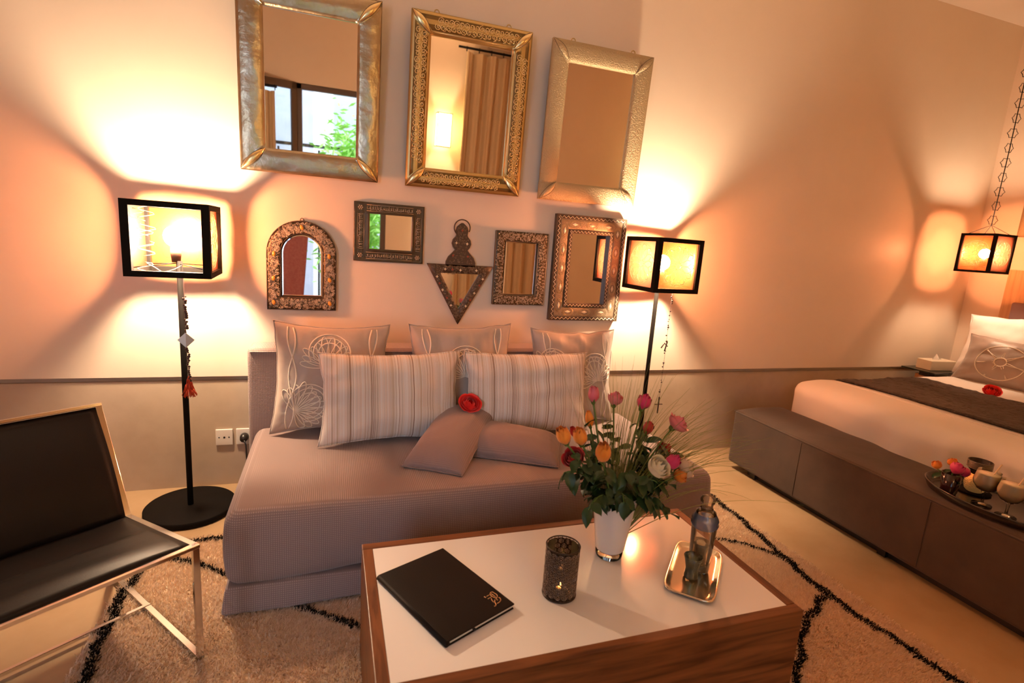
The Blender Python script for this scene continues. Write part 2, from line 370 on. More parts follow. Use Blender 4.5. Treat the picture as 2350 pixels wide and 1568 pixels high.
# curtains behind the camera
def curtain(name, label, x0, x1, y, z1, folds, seed):
    r = thing(name, label, 'curtain', (x0, y, 0)); W = x1 - x0
    def fn(u, v):
        z = .02 + v * (z1 - .02)
        return (u * W, .05 * math.sin(u * folds * 2 * PI + seed + .4 * math.sin(v * 3)) + .02 * math.sin(u * folds * 5.3 * PI), z)
    MB().grid(fn, int(folds * 12), 10).build('cloth', 'linen', r)
    MB().tube([(-.1, 0, z1 + .045), (W + .02, 0, z1 + .045)], .014, 10).build('rod', 'black_metal', r)
    for k in range(int(folds) + 1):
        x = W * k / int(folds)
        MB().tube([(x, .024 * math.cos(t), z1 + .035 + .026 * math.sin(t)) for t in [2 * PI * i / 12 for i in range(12)]], .004, 5, True).build('ring', 'black_metal', r)
    return r
curtain('curtain', 'sand linen curtain on a dark rod, reflected in the scrolled brass mirror', 1.52, 2.74, BY + .12, 3.02, 8, .3)
curtain('curtain', 'narrow sand curtain beside the window, reflected at left in the top left mirror', -.92, -.56, BY + .46, 2.26, 3, 1.1)

# sconces behind the camera: one reflected in the middle mirror, one added unseen
M['sconce_shade'] = emis('lit parchment shade', (1, .62, .20), 14.0)
M['sconce_bulb'] = emis('sconce bulb glow', (1, .66, .36), 1000)
def sconce(label, x, z):
  sc_ = thing('wall_sconce', label, 'lamp', (x, BY, z))
  fr = MB()
  for x in (-.085, .085):
      for y in (.03, .19): fr.box(x - .004, x + .004, y - .004, y + .004, -.19, .19)
  for z in (-.19, .19):
      for y in (.03, .19): fr.box(-.089, .089, y - .004, y + .004, z - .004, z + .004)
      for x in (-.085, .085): fr.box(x - .004, x + .004, .03, .19, z - .004, z + .004)
  fr.build('wire_frame', 'black_metal', sc_, smooth=False)
  sd = MB()
  for a in ((-.083, .083, .186, .188), (-.083, -.081, .032, .188), (.081, .083, .032, .188)): sd.box(*a, -.185, .185)
  sd.build('shade', 'sconce_shade', sc_, smooth=False)
  MB().box(-.05, .05, 0, .03, -.06, .06).build('wall_plate', 'black_metal', sc_, smooth=False)
  MB().ball((0, .11, -.02), .035, 12, 8).build('bulb', 'sconce_bulb', sc_)
sconce('glowing box shade wall sconce reflected in the scrolled brass mirror', 1.30, 2.12)
sconce('added unseen box shade sconce brightening the room from behind the camera near the bed corner', 4.45, 2.0)  # out of view, added to lift the warm ambient light

# made-up garment on a stand, standing in for the person the arched mirror reflects
M['pink_cloth'] = mat('dusty pink speckled cloth', (.30, .09, .10), .85, var=(40, (.36, .14, .14)))
gs = thing('person_stand_in', 'made-up black stand with a dusty pink garment in place of a person reflected in the arched mirror', 'stand', (-.42, -3.55, 0))
MB().tube([(0, 0, 0), (0, 0, 1.5)], .015, 8).build('pole', 'black_metal', gs)
MB().lathe([(0, .0), (.18, .0), (.18, .02), (.02, .03), (0, .03)], 24).build('base', 'black_metal', gs)
MB().tube([(-.2, 0, 1.36), (0, 0, 1.47), (.2, 0, 1.36)], .01, 8).build('hanger', 'black_metal', gs)
def gar(u, v):
    a = 2 * PI * u; wd = .19 - .07 * (1 - v) + .01 * math.sin(a * 5)
    return (wd * math.cos(a), .07 * math.sin(a) * (1 + .15 * math.sin(a * 4)), .45 + .93 * v)
MB().grid(gar, 40, 10).build('garment', 'pink_cloth', gs)

# ------------------------------------------------------------------ rug
RGX0, RGX1, RGY0, RGY1 = -.725, 2.055, -2.75, -.525
rug = thing('rug', 'beige shaggy rug with wandering black lines under sofa and coffee table', 'rug', (0, 0, 0))
MB().box(RGX0, RGX1, RGY0, RGY1, .0, .008).build('backing', 'rug_base', rug, smooth=False)
LINES = [
    [(2.035, -.56), (2.037, -.684), (2.027, -.896), (1.99, -1.114), (1.95, -1.377), (1.95, -1.556), (1.953, -1.674), (1.972, -1.823), (1.98, -1.95), (1.985, -2.3), (1.99, -2.7)],
    [(1.2, -.85), (1.5, -.95), (1.77, -1.04), (1.859, -1.086), (1.951, -1.207), (1.952, -1.37)],
    [(1.946, -1.40), (1.93, -1.49), (1.816, -1.543), (1.70, -1.60), (1.613, -1.66), (1.437, -1.809), (1.32, -2.0), (1.2, -2.4)],
    [(-.72, -.57), (-.526, -.552), (-.42, -.556), (0, -.57), (1, -.56), (2.03, -.56)],
    [(-.70, -.64), (-.582, -.688), (-.48, -.74), (-.378, -.82), (-.2, -1.0), (-.058, -1.11), (.1, -1.241), (.35, -1.5)],
    [(-.700, -.56), (-.698, -.70), (-.695, -.815), (-.700, -.88), (-.692, -1.035), (-.680, -1.27), (-.672, -1.6), (-.67, -2.7)],
]
WID = [.013, .007, .013, .010, .008, .015]
def wool(n, seed, only_lines, name, m_, cols=None):
    rs = np.random.RandomState(seed)
    if not only_lines:
        x = rs.uniform(RGX0 - .004, RGX1 + .004, n); y = rs.uniform(RGY0, RGY1 + .004, n)
        # keep what lies outside the sofa and table footprints
        k = ~((x > -.25) & (x < 1.6) & (y > -1.02)) & ~((x > .16) & (x < 1.2) & (y < -1.38) & (y > -1.87)) & ((y > -2.2) | (x > 1.0))
        x, y = x[k], y[k]
    else:
        xs, ys = [], []
        for pl, wd in zip(LINES, WID):
            P = np.array(pl); sl = np.linalg.norm(np.diff(P, axis=0), axis=1)
            for i in range(len(P) - 1):
                c = int(sl[i] * 2600 * wd / .011); t = rs.uniform(0, 1, c)[:, None]
                d = (P[i + 1] - P[i]) / max(sl[i], 1e-6); nrm = np.array([-d[1], d[0]])
                q = P[i] + (P[i + 1] - P[i]) * t
                wv = np.sin(q[:, 0] * 31 + q[:, 1] * 27) * .006 + np.sin(q[:, 0] * 90 - q[:, 1] * 70) * .003
                q = q + nrm * (wv[:, None] + rs.uniform(-1, 1, (c, 1)) * wd * (.75 + .35 * np.sin(q[:, :1] * 140 + q[:, 1:] * 120)))
                xs.append(q[:, 0]); ys.append(q[:, 1])
        x = np.concatenate(xs); y = np.concatenate(ys)
        k = ~((x > -.25) & (x < 1.6) & (y > -1.02)); x, y = x[k], y[k]
    n = len(x)
    fx = np.sin(x * 7.3 + 2 * np.sin(y * 5.1)) * .5 + .4; fy = np.cos(y * 6.1 + 1.7 * np.sin(x * 4.3)) * .6 - .2
    L_ = rs.uniform(.014, .024, n) * (1.15 if only_lines else 1)
    dx = fx * .008 + rs.normal(0, .006, n); dy = fy * .008 + rs.normal(0, .006, n)
    a = rs.uniform(0, 2 * np.pi, n); hw = rs.uniform(.0016, .0030, n)
    B = np.stack([x, y, np.full(n, .006)], 1); T = B + np.stack([dx, dy, L_ * .75], 1)
    S = np.stack([np.cos(a) * hw, np.sin(a) * hw, np.zeros(n)], 1)
    V = np.concatenate([B - S, B + S, T + S * .5, T - S * .5], 0)
    i = np.arange(n); F = np.stack([i, i + n, i + 2 * n, i + 3 * n], 1)
    me = bpy.data.meshes.new(name); me.vertices.add(4 * n); me.vertices.foreach_set('co', V.astype('f').ravel())
    me.loops.add(4 * n); me.loops.foreach_set('vertex_index', F.astype('i').ravel())
    me.polygons.add(n); me.polygons.foreach_set('loop_start', (np.arange(n) * 4).astype('i'))
    me.update(calc_edges=True); me.validate()
    me.materials.append(m_); o = bpy.data.objects.new(name, me); COL.objects.link(o); o.parent = rug; o['kind'] = 'stuff'
    return o
M['wool'] = mat('beige wool', (.88, .72, .56), .95, var=(60, (.72, .56, .42), 3), spec=.1)
M['wool_black'] = mat('black wool', (.012, .009, .008), .9, spec=.1)
def fuzzy(m_, c, f):
    nt = m_.node_tree; b = nt.nodes['Principled BSDF']; tl = nd(nt, 'ShaderNodeBsdfTranslucent'); tl.inputs[0].default_value = (*c, 1)
    mx = nd(nt, 'ShaderNodeMixShader'); mx.inputs[0].default_value = f
    nt.links.new(b.outputs[0], mx.inputs[1]); nt.links.new(tl.outputs[0], mx.inputs[2]); nt.links.new(mx.outputs[0], nt.nodes['Material Output'].inputs[0])
fuzzy(M['wool'], (.92, .76, .58), .45)
wool(330000, 5, False, 'wool_pile', M['wool'])
wool(0, 6, True, 'black_line', M['wool_black'])

# ------------------------------------------------------------------ sofa
sofa = thing('sofa_daybed', 'low taupe daybed sofa with thick mattress against the mirror wall', 'sofa', (.66, -.6, 0))
SO = Vector((.66, -.6, 0))
def dm(p):
    x, y, z = p
    bul = .012 * math.sin(PI * (z - .1) / .29)
    k = nz(x * 2.2, y * 2.2, z * 1.5); k2 = nz(x * 7 + 3, y * 3, z * 6)
    fz = max(0, (z - .36) / .03) if z > .36 else 0
    zz = z + fz * (.016 * math.sin(PI * max(0, min(1, (x + .33) / 2.0))) + .006 * k + .003 * k2)
    yy = y - (bul + .006 * k2 if y < -1.0 else 0); xx = x + (bul if x > 1.6 else -bul if x < -.27 else 0)
    if z < .16: zz += .012 * math.sin(x * 7.0) * (1 if y < -.9 else .3)
    return (xx - SO.x, yy - SO.y, zz)
MB().rbox(-.335, 1.665, -1.055, -.19, .115, .385, .045, 60, 30, 8, dm).build('mattress', 'mauve', sofa)
# the top of the same cover, laid 1 mm above so that its weave runs flat
def ds(p):
    x, y, z = p; t = 1 - z / .1
    return (x + (-.014 if x < 0 else .014) * t + .004 * math.sin(y * 23) - SO.x, y - .016 * t * (1 if y < -1 else 0) + .005 * math.sin(x * 17) * t - SO.y, z + .004 * math.sin(x * 9 + y * 5))
MB().rbox(-.345, 1.675, -1.068, -.05, .018, .118, .016, 60, 24, 3, ds).build('base_valance', 'mauve', sofa)
MB().rbox(-.372, 1.578, -.195, -.02, .10, .772, .022, 40, 4, 14, lambda p: (p[0] - SO.x, p[1] - SO.y + .004 * nz(p[0] * 4, 0, p[2] * 4), p[2])).build('backrest', 'mauve', sofa)
sm = MB()
sm.tube([(x - SO.x, -.197 - SO.y - .0, .757) for x in (-.36, 0, .5, 1, 1.566)], .003, 5)
sm.build('backrest_seam', 'mauve', sofa)

# ------------------------------------------------------------------ cushions
def pillow_fn(w_, h_, t_, seed, wr=.012, pinch=.05, droop=0):
    def F(u, v, side):
        U, V = 2 * u - 1, 2 * v - 1
        pf = max(0, (1 - abs(U) ** 2.6)) ** .55 * max(0, (1 - abs(V) ** 2.6)) ** .55
        x = U * w_ / 2 * (1 - pinch * (1 - V * V)) ; z = V * h_ / 2 * (1 - pinch * 1.1 * (1 - U * U))
        e = max(abs(U), abs(V))
        k = nz(U * 2.3 + seed, V * 2.3, seed * 1.7 + side) * wr + nz(U * 7 + seed, V * 3.1, seed + 4 + side) * wr * .5 + (nz(U * 3, V * 16, seed) if abs(U) > abs(V) else nz(U * 16, V * 3, seed)) * wr * .7 * e ** 4
        x += nz(V * 4, seed, 1) * wr * .35 * abs(U) ** 6; z += nz(U * 4, seed, 5) * wr * .35 * abs(V) ** 6
        return Vector((x, side * (t_ / 2 * pf + k * min(1, pf * 2)) + droop * t_ / 2 * (1 - pf), z))
    return F
def pillow_mesh(F, n=34):
    mb = MB(); idx = {}; V = []; Fc = []
    for side in (-1, 1):
        for i in range(n + 1):
            for j in range(n + 1):
                if side == 1 and (i in (0, n) or j in (0, n)): idx[(side, i, j)] = idx[(-1, i, j)]; continue
                a = .5 - .5 * math.cos(PI * i / n); b = .5 - .5 * math.cos(PI * j / n)
                a = .5 * a + .5 * i / n; b = .5 * b + .5 * j / n
                idx[(side, i, j)] = len(V); V.append(F(a, b, side))
        for i in range(n):
            for j in range(n):
                q = (idx[(side, i, j)], idx[(side, i + 1, j)], idx[(side, i + 1, j + 1)], idx[(side, i, j + 1)])
                Fc.append(q if side == -1 else q[::-1])
    return mb.add(V, Fc)
def cushion(name, label, loc, rot, w_, h_, t_, m_, seed, group, embroider=None, cat='cushion', pinch=.10, wr=.016, piping=None, droop=0):
    r = thing(name, label, cat, loc, rot, group); F = pillow_fn(w_, h_, t_, seed, wr, pinch, droop)
    pillow_mesh(F).build('cover', m_, r)
    pts = [F(u, 0, -1) for u in np.linspace(0, 1, 14)] + [F(1, v, -1) for v in np.linspace(0, 1, 14)][1:] + [F(u, 1, -1) for u in np.linspace(1, 0, 14)][1:] + [F(0, v, -1) for v in np.linspace(1, 0, 14)][1:-1]
    MB().tube(pts, .0032, 5, True).build('seam_edge', piping or m_, r)
    if embroider:
        e = MB()
        for pl, rr in embroider(random.Random(seed)):
            P = [F(min(max(u, .02), .98), min(max(v, .02), .98), -1) + Vector((0, -.0012, 0)) for u, v in pl]
            e.tube(P, rr, 4)
        e.build('embroidery', 'swirl_thread', r, kind='stuff')
    return r
def swirls(spec):
    def g(rn):
        out = []
        for cx, cy_, R, ph in spec:
            for k in range(13):                       # nest of leaf shaped loops fanning from one point
                a = ph + (k - 6) * .27; L_ = R * (1 - .03 * abs(k - 6)) * rn.uniform(.85, 1.05)
                pl = []
                for i in range(17):
                    t = i / 16; s = math.sin(PI * t); ax = L_ * math.sin(PI * t / 1.0 * .5) if False else L_ * s * 1.0
                    off = (t - .5) * R * .55 * s
                    dx = math.cos(a) * ax - math.sin(a) * off; dy = math.sin(a) * ax + math.cos(a) * off
                    pl.append((cx + dx, cy_ + dy))
                out.append((pl, .0026))
            for rr in (.55, .8, 1.0):
                out.append(([(cx + math.cos(ph) * R * .45 + R * rr * .62 * math.cos(t), cy_ + math.sin(ph) * R * .45 + R * rr * .62 * math.sin(t)) for t in np.linspace(ph - 2.2, ph + 2.2, 20)], .0030))
        for x0 in (.14, .86):                          # twisted ribbons running up the cloth
            for s in (-1, 1):
                out.append(([(x0 + s * .035 * math.sin(v * 9), v) for v in np.linspace(.03, .97, 30)], .0034))
        return out
    return g
BK = 'patterned cushions along the sofa back'
cushion('patterned_cushion', 'square taupe cushion with cream loops at the left end of the sofa back', (.008, -.295, .652), (-.16, .03, .02), .53, .53, .17, 'swirl_cloth', 1, BK, swirls([(.45, .62, .30, 1.4), (.18, .20, .30, .5)]))
cushion('patterned_cushion', 'square taupe cushion with cream loops in the middle of the sofa back', (.645, -.295, .657), (-.16, -.02, 0), .54, .53, .16, 'swirl_cloth', 2, BK, swirls([(.5, .50, .30, 1.5), (.75, .12, .25, 2.2)]))
cushion('patterned_cushion', 'square taupe cushion with cream loops at the right end of the sofa back', (1.275, -.30, .645), (-.16, 0, -.03), .50, .52, .17, 'swirl_cloth', 3, BK, swirls([(.14, .55, .26, 1.0), (.75, .45, .30, 1.9)]), wr=.02)
FR = 'striped lumbar cushions at the front'
cushion('striped_cushion', 'long striped linen cushion with white stripes, the left one of the front pair', (.277, -.465, .602), (-.22, 0, .05), .66, .42, .15, 'stripe', 4, FR, pinch=.09)
cushion('striped_cushion', 'long striped linen cushion with thin brown stripes, the right one of the front pair', (.955, -.465, .602), (-.22, 0, -.03), .66, .41, .15, 'stripe', 5.3, FR, pinch=.07)
SM = 'small plain mauve cushions on the seat'
cushion('small_cushion', 'small plain mauve cushion lying partly underneath the other on the seat', (.765, -.66, .449), (-PI / 2 + .02, 0, math.radians(-27)), .56, .33, .10, 'mauve_fine', 6, SM, pinch=.02, wr=.006, droop=.8)
cushion('small_cushion', 'small plain mauve cushion with a red rose on it, crossed on top of the other', (.535, -.645, .489), (-PI / 2 + .0, math.radians(-10), math.radians(58.8)), .56, .265, .095, 'mauve_fine', 7, SM, pinch=.02, wr=.006, droop=.75)

# ------------------------------------------------------------------ roses
def bloom(R, Hh, openness, seed, layers=5):
    """petals as curved shells, inner ones closed, outer ones flared; base at origin, axis +z"""
    mb = MB(); g = random.Random(seed)
    for l in range(layers):
        n = 3 if l == 0 else 4 if l < 3 else 5
        fr_ = (l + 1) / layers
        for k in range(n):
            a0 = 2 * PI * k / n + l * .9 + g.uniform(-.2, .2); span = (2.4 if l < 2 else 1.75)
            rr = R * (.32 + .68 * fr_); hh = Hh * (1 - .42 * fr_ * openness) * g.uniform(.94, 1.04); fl = openness * fr_ ** 2
            tw = g.uniform(-.12, .12)
            def fn(u, v, a0=a0, span=span, rr=rr, hh=hh, fl=fl, tw=tw):
                uu = (u - .5); a = a0 + uu * span * (.35 + .65 * math.sin(PI * min(1, v * .75 + .12))) + tw * v
                prof = math.sin(min(1, v * 1.5 + .10) * PI * .5) * (1 - .72 * (1 - openness * fr_) ** 1.5 * v ** 2.2 * (1 - .25 * fr_)) + fl * .50 * v ** 3.5
                r_2 = rr * prof
                z = hh * (v - .10 * (2 * uu) ** 2 * v - fl * .25 * v ** 4)
                return (r_2 * math.cos(a), r_2 * math.sin(a), z)
            mb.grid(fn, 7, 7)
    return mb
def leaf_mesh(L_, W_, seed, droop=.25):
    g = random.Random(seed); tw = g.uniform(-.3, .3)
    def fn(u, v):
        wv = W_ * math.sin(PI * min(1, u ** .85)) ** .8 * (1 + .06 * math.sin(u * 40)); s = (v - .5) * 2
        return (L_ * u, s * wv / 2, -droop * L_ * u * u + abs(s) * W_ * .10 + s * tw * W_ * u)
    return MB().grid(fn, 10, 4)
def orient(d):
    return Vector(d).to_track_quat('Z', 'Y').to_euler()
VB = Vector((.85, -1.55, .39))           # vase base
def rose(label, head, m_, dia, tall, openness, seed, leaves=4, group='roses in the white vase'):
    h = Vector(head); g = random.Random(seed)
    base = VB + Vector((g.uniform(-.02, .02), g.uniform(-.02, .02), .03))
    r = thing('rose', label, 'flower', tuple(base), group=group)
    rim = VB + (h - VB) * .1; k = (.215) / max(.05, (h.z - VB.z)); lean = Vector((h.x - VB.x, h.y - VB.y, 0)); lm = min(1, .048 / max(.001, lean.length * k)) if lean.length > 0 else 1
    rimp = Vector((VB.x, VB.y, VB.z + .21)) + lean * k * lm
    hb = h - Vector((0, 0, tall * .5))
    mid = rimp.lerp(hb, .5) + Vector((lean.x, lean.y, 0)) * -.06
    pts = []
    for i in range(13):
        t = i / 12
        if t < .4: q = base.lerp(rimp, t / .4)
        else:
            s = (t - .4) / .6; q = rimp.lerp(mid, s).lerp(mid.lerp(hb, s), s)
        pts.append(q - base)
    MB().tube(pts, [.0028] * 12 + [.0034], 6).build('stem', 'stem', r)
    d = (pts[-1] - pts[-2]).normalized()
    d = (d + Vector((g.uniform(-.15, .15), -.02 - openness * .75, .5 * (1 - openness)))).normalized()
    o = bloom(dia / 2, tall * (1.18 - .25 * openness), openness, seed).build('petals', m_, r); o.location = pts[-1]; o.rotation_euler = orient(d)
    sp = MB()
    for k2 in range(5):
        a = 2 * PI * k2 / 5
        sp.grid(lambda u, v, a=a: ((dia * .16 + dia * .30 * u) * math.cos(a + (v - .5) * (1 - u) * .9), (dia * .16 + dia * .30 * u) * math.sin(a + (v - .5) * (1 - u) * .9), tall * (.02 + .35 * u)), 4, 2)
    sp.ball((0, 0, 0), dia * .17, 8, 6)
    o = sp.build('sepals', 'stem', r); o.location = pts[-1]; o.rotation_euler = orient(d)
    for k2 in range(leaves):
        t = 4.8 + (k2 + g.random() * .6) * (6.2 / max(1, leaves)) ; i = min(11, int(t)); q = pts[i].lerp(pts[i + 1], t - int(t))
        out = Vector((g.uniform(-1, 1), g.uniform(-1, .8), 0)); out = (out.normalized() * .9 + Vector((lean.x, lean.y, 0)) * 3).normalized()
        L_ = g.uniform(.036, .054)
        o = leaf_mesh(L_, L_ * .62, seed * 7 + k2, g.uniform(.15, .5)).build('leaf', 'leaf', r)
        o.location = q; o.rotation_euler = (g.uniform(-.5, .5), g.uniform(-.2, .45), math.atan2(out.y, out.x) + g.uniform(-.5, .5))
    return r
VL = 'white vase'
RO = [
 ('tall small pink rosebud standing highest at the left of the bouquet', (.767, -1.50, .908), 'pink', .040, .046, .1),
 ('faded coral pink rose half hidden behind the grass of the bouquet', (.899, -1.40, .863), 'pale_pink', .052, .050, .5),
 ('tall magenta pink rose in front of the right lamp pole', (.940, -1.50, .883), 'magenta', .048, .052, .35),
 ('open pale pink rose leaning out at the upper right of the bouquet', (1.052, -1.52, .822), 'pale_pink', .066, .052, .6),
 ('orange rosebud farthest to the left in the bouquet', (.640, -1.60, .827), 'orange', .046, .058, .12),
 ('orange rosebud just right of the leftmost orange bud', (.701, -1.58, .812), 'orange', .046, .056, .15),
 ('largest orange rosebud in the middle front of the bouquet', (.727, -1.66, .798), 'orange', .050, .066, .12),
 ('small pointed orange rosebud above the other orange ones', (.766, -1.50, .828), 'orange', .032, .046, .02),
 ('dark red rose below the two left orange buds', (.701, -1.55, .743), 'red', .062, .052, .6),
 ('small dark red bud right of the centre among the leaves', (.966, -1.50, .792), 'red', .036, .044, .2),
 ('open white rose at the front right of the bouquet', (.897, -1.66, .749), 'white_petal', .066, .058, .48),
 ('bright magenta rose squeezed between the white and cream roses', (.986, -1.60, .726), 'magenta', .046, .056, .3),
 ('open cream rose at the right edge of the bouquet', (1.046, -1.58, .703), 'cream_petal', .064, .056, .5),
 ('orange rose peeping out under the cream rose', (1.021, -1.60, .684), 'orange', .044, .044, .5),
 ('red rose behind the white rose', (1.025, -1.50, .728), 'red', .056, .05, .6),
 ('tiny red bud between the two left orange rosebuds', (.708, -1.52, .80), 'red', .026, .034, .1),
]
for i, (lb, hd, m_, dia, tl, op) in enumerate(RO): rose(lb, hd, m_, dia, tl, op, 11 + i, 10)
# leafy twigs filling the bouquet
TW = [((.70, -1.66, .62), 'drooping leafy rose twig hanging at the left of the bouquet'), ((.985, -1.64, .56), 'leafy rose twig hanging low at the right of the vase'), ((.80, -1.68, .64), 'leafy twig at the front left over the vase rim'),
      ((.90, -1.68, .62), 'leafy twig at the front over the vase rim'), ((1.10, -1.50, .70), 'leafy twig reaching out to the right under the pale pink rose'), ((.66, -1.56, .69), 'leafy twig reaching farthest left under the orange buds'),
      ((.86, -1.48, .78), 'dense leafy twig in the middle of the bouquet'), ((.93, -1.55, .74), 'leafy twig just behind the white rose'), ((.80, -1.50, .75), 'leafy twig behind the large orange bud'), ((1.0, -1.46, .80), 'leafy twig under the open pale pink rose'),
      ((.84, -1.62, .70), 'leafy twig in the bouquet centre facing the camera'), ((.95, -1.62, .66), 'leafy twig below the white rose')]
for i, (tp, lb) in enumerate(TW):
    g = random.Random(100 + i); base = VB + Vector((g.uniform(-.02, .02), g.uniform(-.02, .02), .05)); tp = Vector(tp)
    r = thing('leafy_twig', lb, 'foliage', tuple(base), group='leafy twigs in the white vase')
    lean = Vector((tp.x - VB.x, tp.y - VB.y, 0)); rimp = Vector((VB.x, VB.y, VB.z + .215)) + (lean.normalized() * .045 if lean.length > .02 else lean)
    top = rimp.lerp(tp, .6) + Vector((0, 0, .05)); pts = []
    for k in range(12):
        t = k / 11
        if t < .45: q = base.lerp(rimp, t / .45)
        else: s = (t - .45) / .55; q = rimp.lerp(top, s).lerp(top.lerp(tp, s), s)
        pts.append(q - base)
    MB().tube(pts, .0022, 5).build('stem', 'stem', r)
    for k in range(9):
        t = 5 + k * .7; j = min(10, int(t)); q = pts[j].lerp(pts[j + 1], min(1, t - j)); L_ = g.uniform(.040, .060)
        o = leaf_mesh(L_, L_ * .64, i * 31 + k, g.uniform(.2, .6)).build('leaf', 'leaf', r); o.location = q
        ang = math.atan2(lean.y, lean.x) + (k % 2 * 2 - 1) * g.uniform(.3, 1.3) if k < 8 else math.atan2(lean.y, lean.x)
        o.rotation_euler = (g.uniform(-.6, .6), g.uniform(0, .9) if k > 4 else g.uniform(-.2, .5), ang)
# grass sprays
gr = thing('grass_spray', 'fine green grass spray arching to the right out of the vase', 'foliage', (VB.x, VB.y, VB.z + .05)); mb = MB(); g = random.Random(9)
for k in range(120):
    L_ = g.uniform(.34, .52); az = g.gauss(.15, .30); el = g.gauss(1.05, .14); p = Vector((g.uniform(-.02, .02), g.uniform(-.02, .02), 0)); pts = [p.copy()]
    for s in range(12):
        if s > 3: el -= .125 * g.uniform(.6, 1.3) * (1.1 if k % 3 else .7)
        dr = Vector((math.cos(az) * math.cos(el), math.sin(az) * math.cos(el), math.sin(el))); p = p + dr * (L_ / 10); pts.append(p.copy())
    mb.tube(pts, [.0017 * (1 - .07 * q) for q in range(13)], 3)
mb.build('blades', 'grass', gr, kind='stuff')
gr = thing('grass_spray', 'upright tuft of green grass in the back of the bouquet', 'foliage', (VB.x, VB.y + .01, VB.z + .05)); mb = MB()
for k in range(130):
    L_ = g.uniform(.30, .60); az = g.uniform(0, 6.3); el = 1.57 - abs(g.gauss(0, .13)); p = Vector((g.uniform(-.02, .02), g.uniform(-.02, .02), 0)); pts = [p.copy()]
    for s in range(10):
        el -= .015; dr = Vector((math.cos(az) * math.cos(el), math.sin(az) * math.cos(el) + .05, math.sin(el))); p = p + dr * (L_ / 10); pts.append(p.copy())
    mb.tube(pts, [.0012 * (1 - .08 * q) for q in range(11)], 3)
mb.build('blades', 'grass', gr, kind='stuff')

def loose_rose(label, loc, m_, dia, tall, tilt, seed, op=.85):
    r = thing('loose_rose', label, 'flower', loc, tilt)
    bloom(dia / 2, tall, op, seed, 5).build('petals', m_, r)
    MB().lathe([(0, -.004), (dia * .14, -.002), (dia * .2, tall * .12)], 10).build('calyx', 'stem', r)
loose_rose('bright red rose head lying on the crossed mauve cushions', (.633, -.525, .560), 'bright_red', .098, .050, (.62, .05, 0), 71, .62)

# ------------------------------------------------------------------ coffee table
TZ = .39
tb = thing('coffee_table', 'walnut box coffee table with a white lacquered top panel', 'table', (.683, -1.627, 0)); TX0, TX1, TY0, TY1 = -.586, .587, -.293, .297
MB().box(TX0, TX1, TY0, TY0 + .031, .012, TZ).build('front_board', 'walnut', tb, smooth=False, bevel=.002)
MB().box(TX0, TX1, TY1 - .031, TY1, .012, TZ).build('back_board', 'walnut', tb, smooth=False, bevel=.002)
MB().box(TX0, TX0 + .031, TY0 + .0312, TY1 - .0312, .012, TZ).build('side_board', 'walnut_side', tb, smooth=False, bevel=.002)
MB().box(TX1 - .031, TX1, TY0 + .0312, TY1 - .0312, .012, TZ).build('side_board', 'walnut_side', tb, smooth=False, bevel=.002)
MB().box(TX0 + .0315, TX1 - .0315, TY0 + .0315, TY1 - .0315, .36, TZ - .0015).build('top_panel', 'white_gloss', tb, smooth=False, label='white lacquered panel')
TZ -= .0012
# folder
bk = thing('leather_folder', 'black brown leather folder with a gold monogram on the table', 'book', (.302, -1.621, TZ), (0, 0, math.radians(24.6)))
MB().rbox(-.11, .11, -.162, .162, .0, .0035, .0015, 4, 4, 1).build('back_cover', 'book', bk)
MB().box(-.104, .107, -.158, .156, .0035, .0125).build('pages', 'paper', bk, smooth=False)
MB().rbox(-.111, .111, -.163, .163, .0125, .0165, .0018, 4, 4, 1).build('front_cover', 'book', bk)
MB().tube([(-.110, -.162, .008), (-.110, .162, .008)], .0082, 10).build('spine', 'book', bk)
MB().box(-.03, -.022, -.166, -.155, .006, .008).build('ribbon', 'black_plastic', bk, smooth=False)
GOLD = [[(0.0639, -0.0922), (0.0654, -0.0981)], [(0.0699, -0.0953), (0.0799, -0.0951)], [(0.0661, -0.105), (0.0781, -0.1049)], [(0.0838, -0.0933), (0.0893, -0.0895), (0.0949, -0.0906), (0.0956, -0.0976), (0.0968, -0.105), (0.095, -0.1115), (0.089, -0.1164), (0.0849, -0.1148), (0.0826, -0.1099), (0.0811, -0.104), (0.0829, -0.0942)], [(0.0872, -0.0944), (0.0882, -0.111)], [(0.0857, -0.1139), (0.0829, -0.1258)], [(0.0931, -0.118), (0.0945, -0.1239), (0.0905, -0.1302), (0.0819, -0.1343), (0.0741, -0.1344)], [(0.0749, -0.1086), (0.0708, -0.1164), (0.0696, -0.1248)], [(0.0786, -0.1194), (0.0726, -0.1256), (0.0683, -0.136), (0.0645, -0.1391), (0.0606, -0.1375)]]
mb = MB()
for pl in GOLD: mb.tube([(x, y, .0168) for x, y in pl], .0012, 5)
if GOLD: mb.build('monogram', 'gold_print', bk, label='gold monogram')

# lantern (pierced candle holder)
ch = thing('candle_holder', 'dark pierced metal candle holder in the middle of the table', 'candle holder', (.615, -1.69, TZ))
HR, HH = .0465, .150
mb = MB(); ml = MB()
rows, cols_ = 9, 15
for i in range(rows):
    for k in range(cols_):
        a = 2 * PI * (k + .5 * (i % 2)) / cols_; z = .012 + (HH - .02) * (i + .5) / rows; R1 = .0083
        for rr, tr, tgt in ((R1, .0011, ml), (R1 * .42, .0009, ml), (R1 * 1.22, .0012, mb)):
            tgt.tube([(HR * math.cos(a + rr * math.cos(t) / HR), HR * math.sin(a + rr * math.cos(t) / HR), z + rr * math.sin(t)) for t in [2 * PI * q / 10 for q in range(10)]], tr, 3, True)
        for q in range(6):
            t = q * PI / 3; p_ = [(HR * math.cos(a + s * math.cos(t) / HR), HR * math.sin(a + s * math.cos(t) / HR), z + s * math.sin(t)) for s in (R1 * .45, R1)]
            ml.tube(p_, .0007, 3)
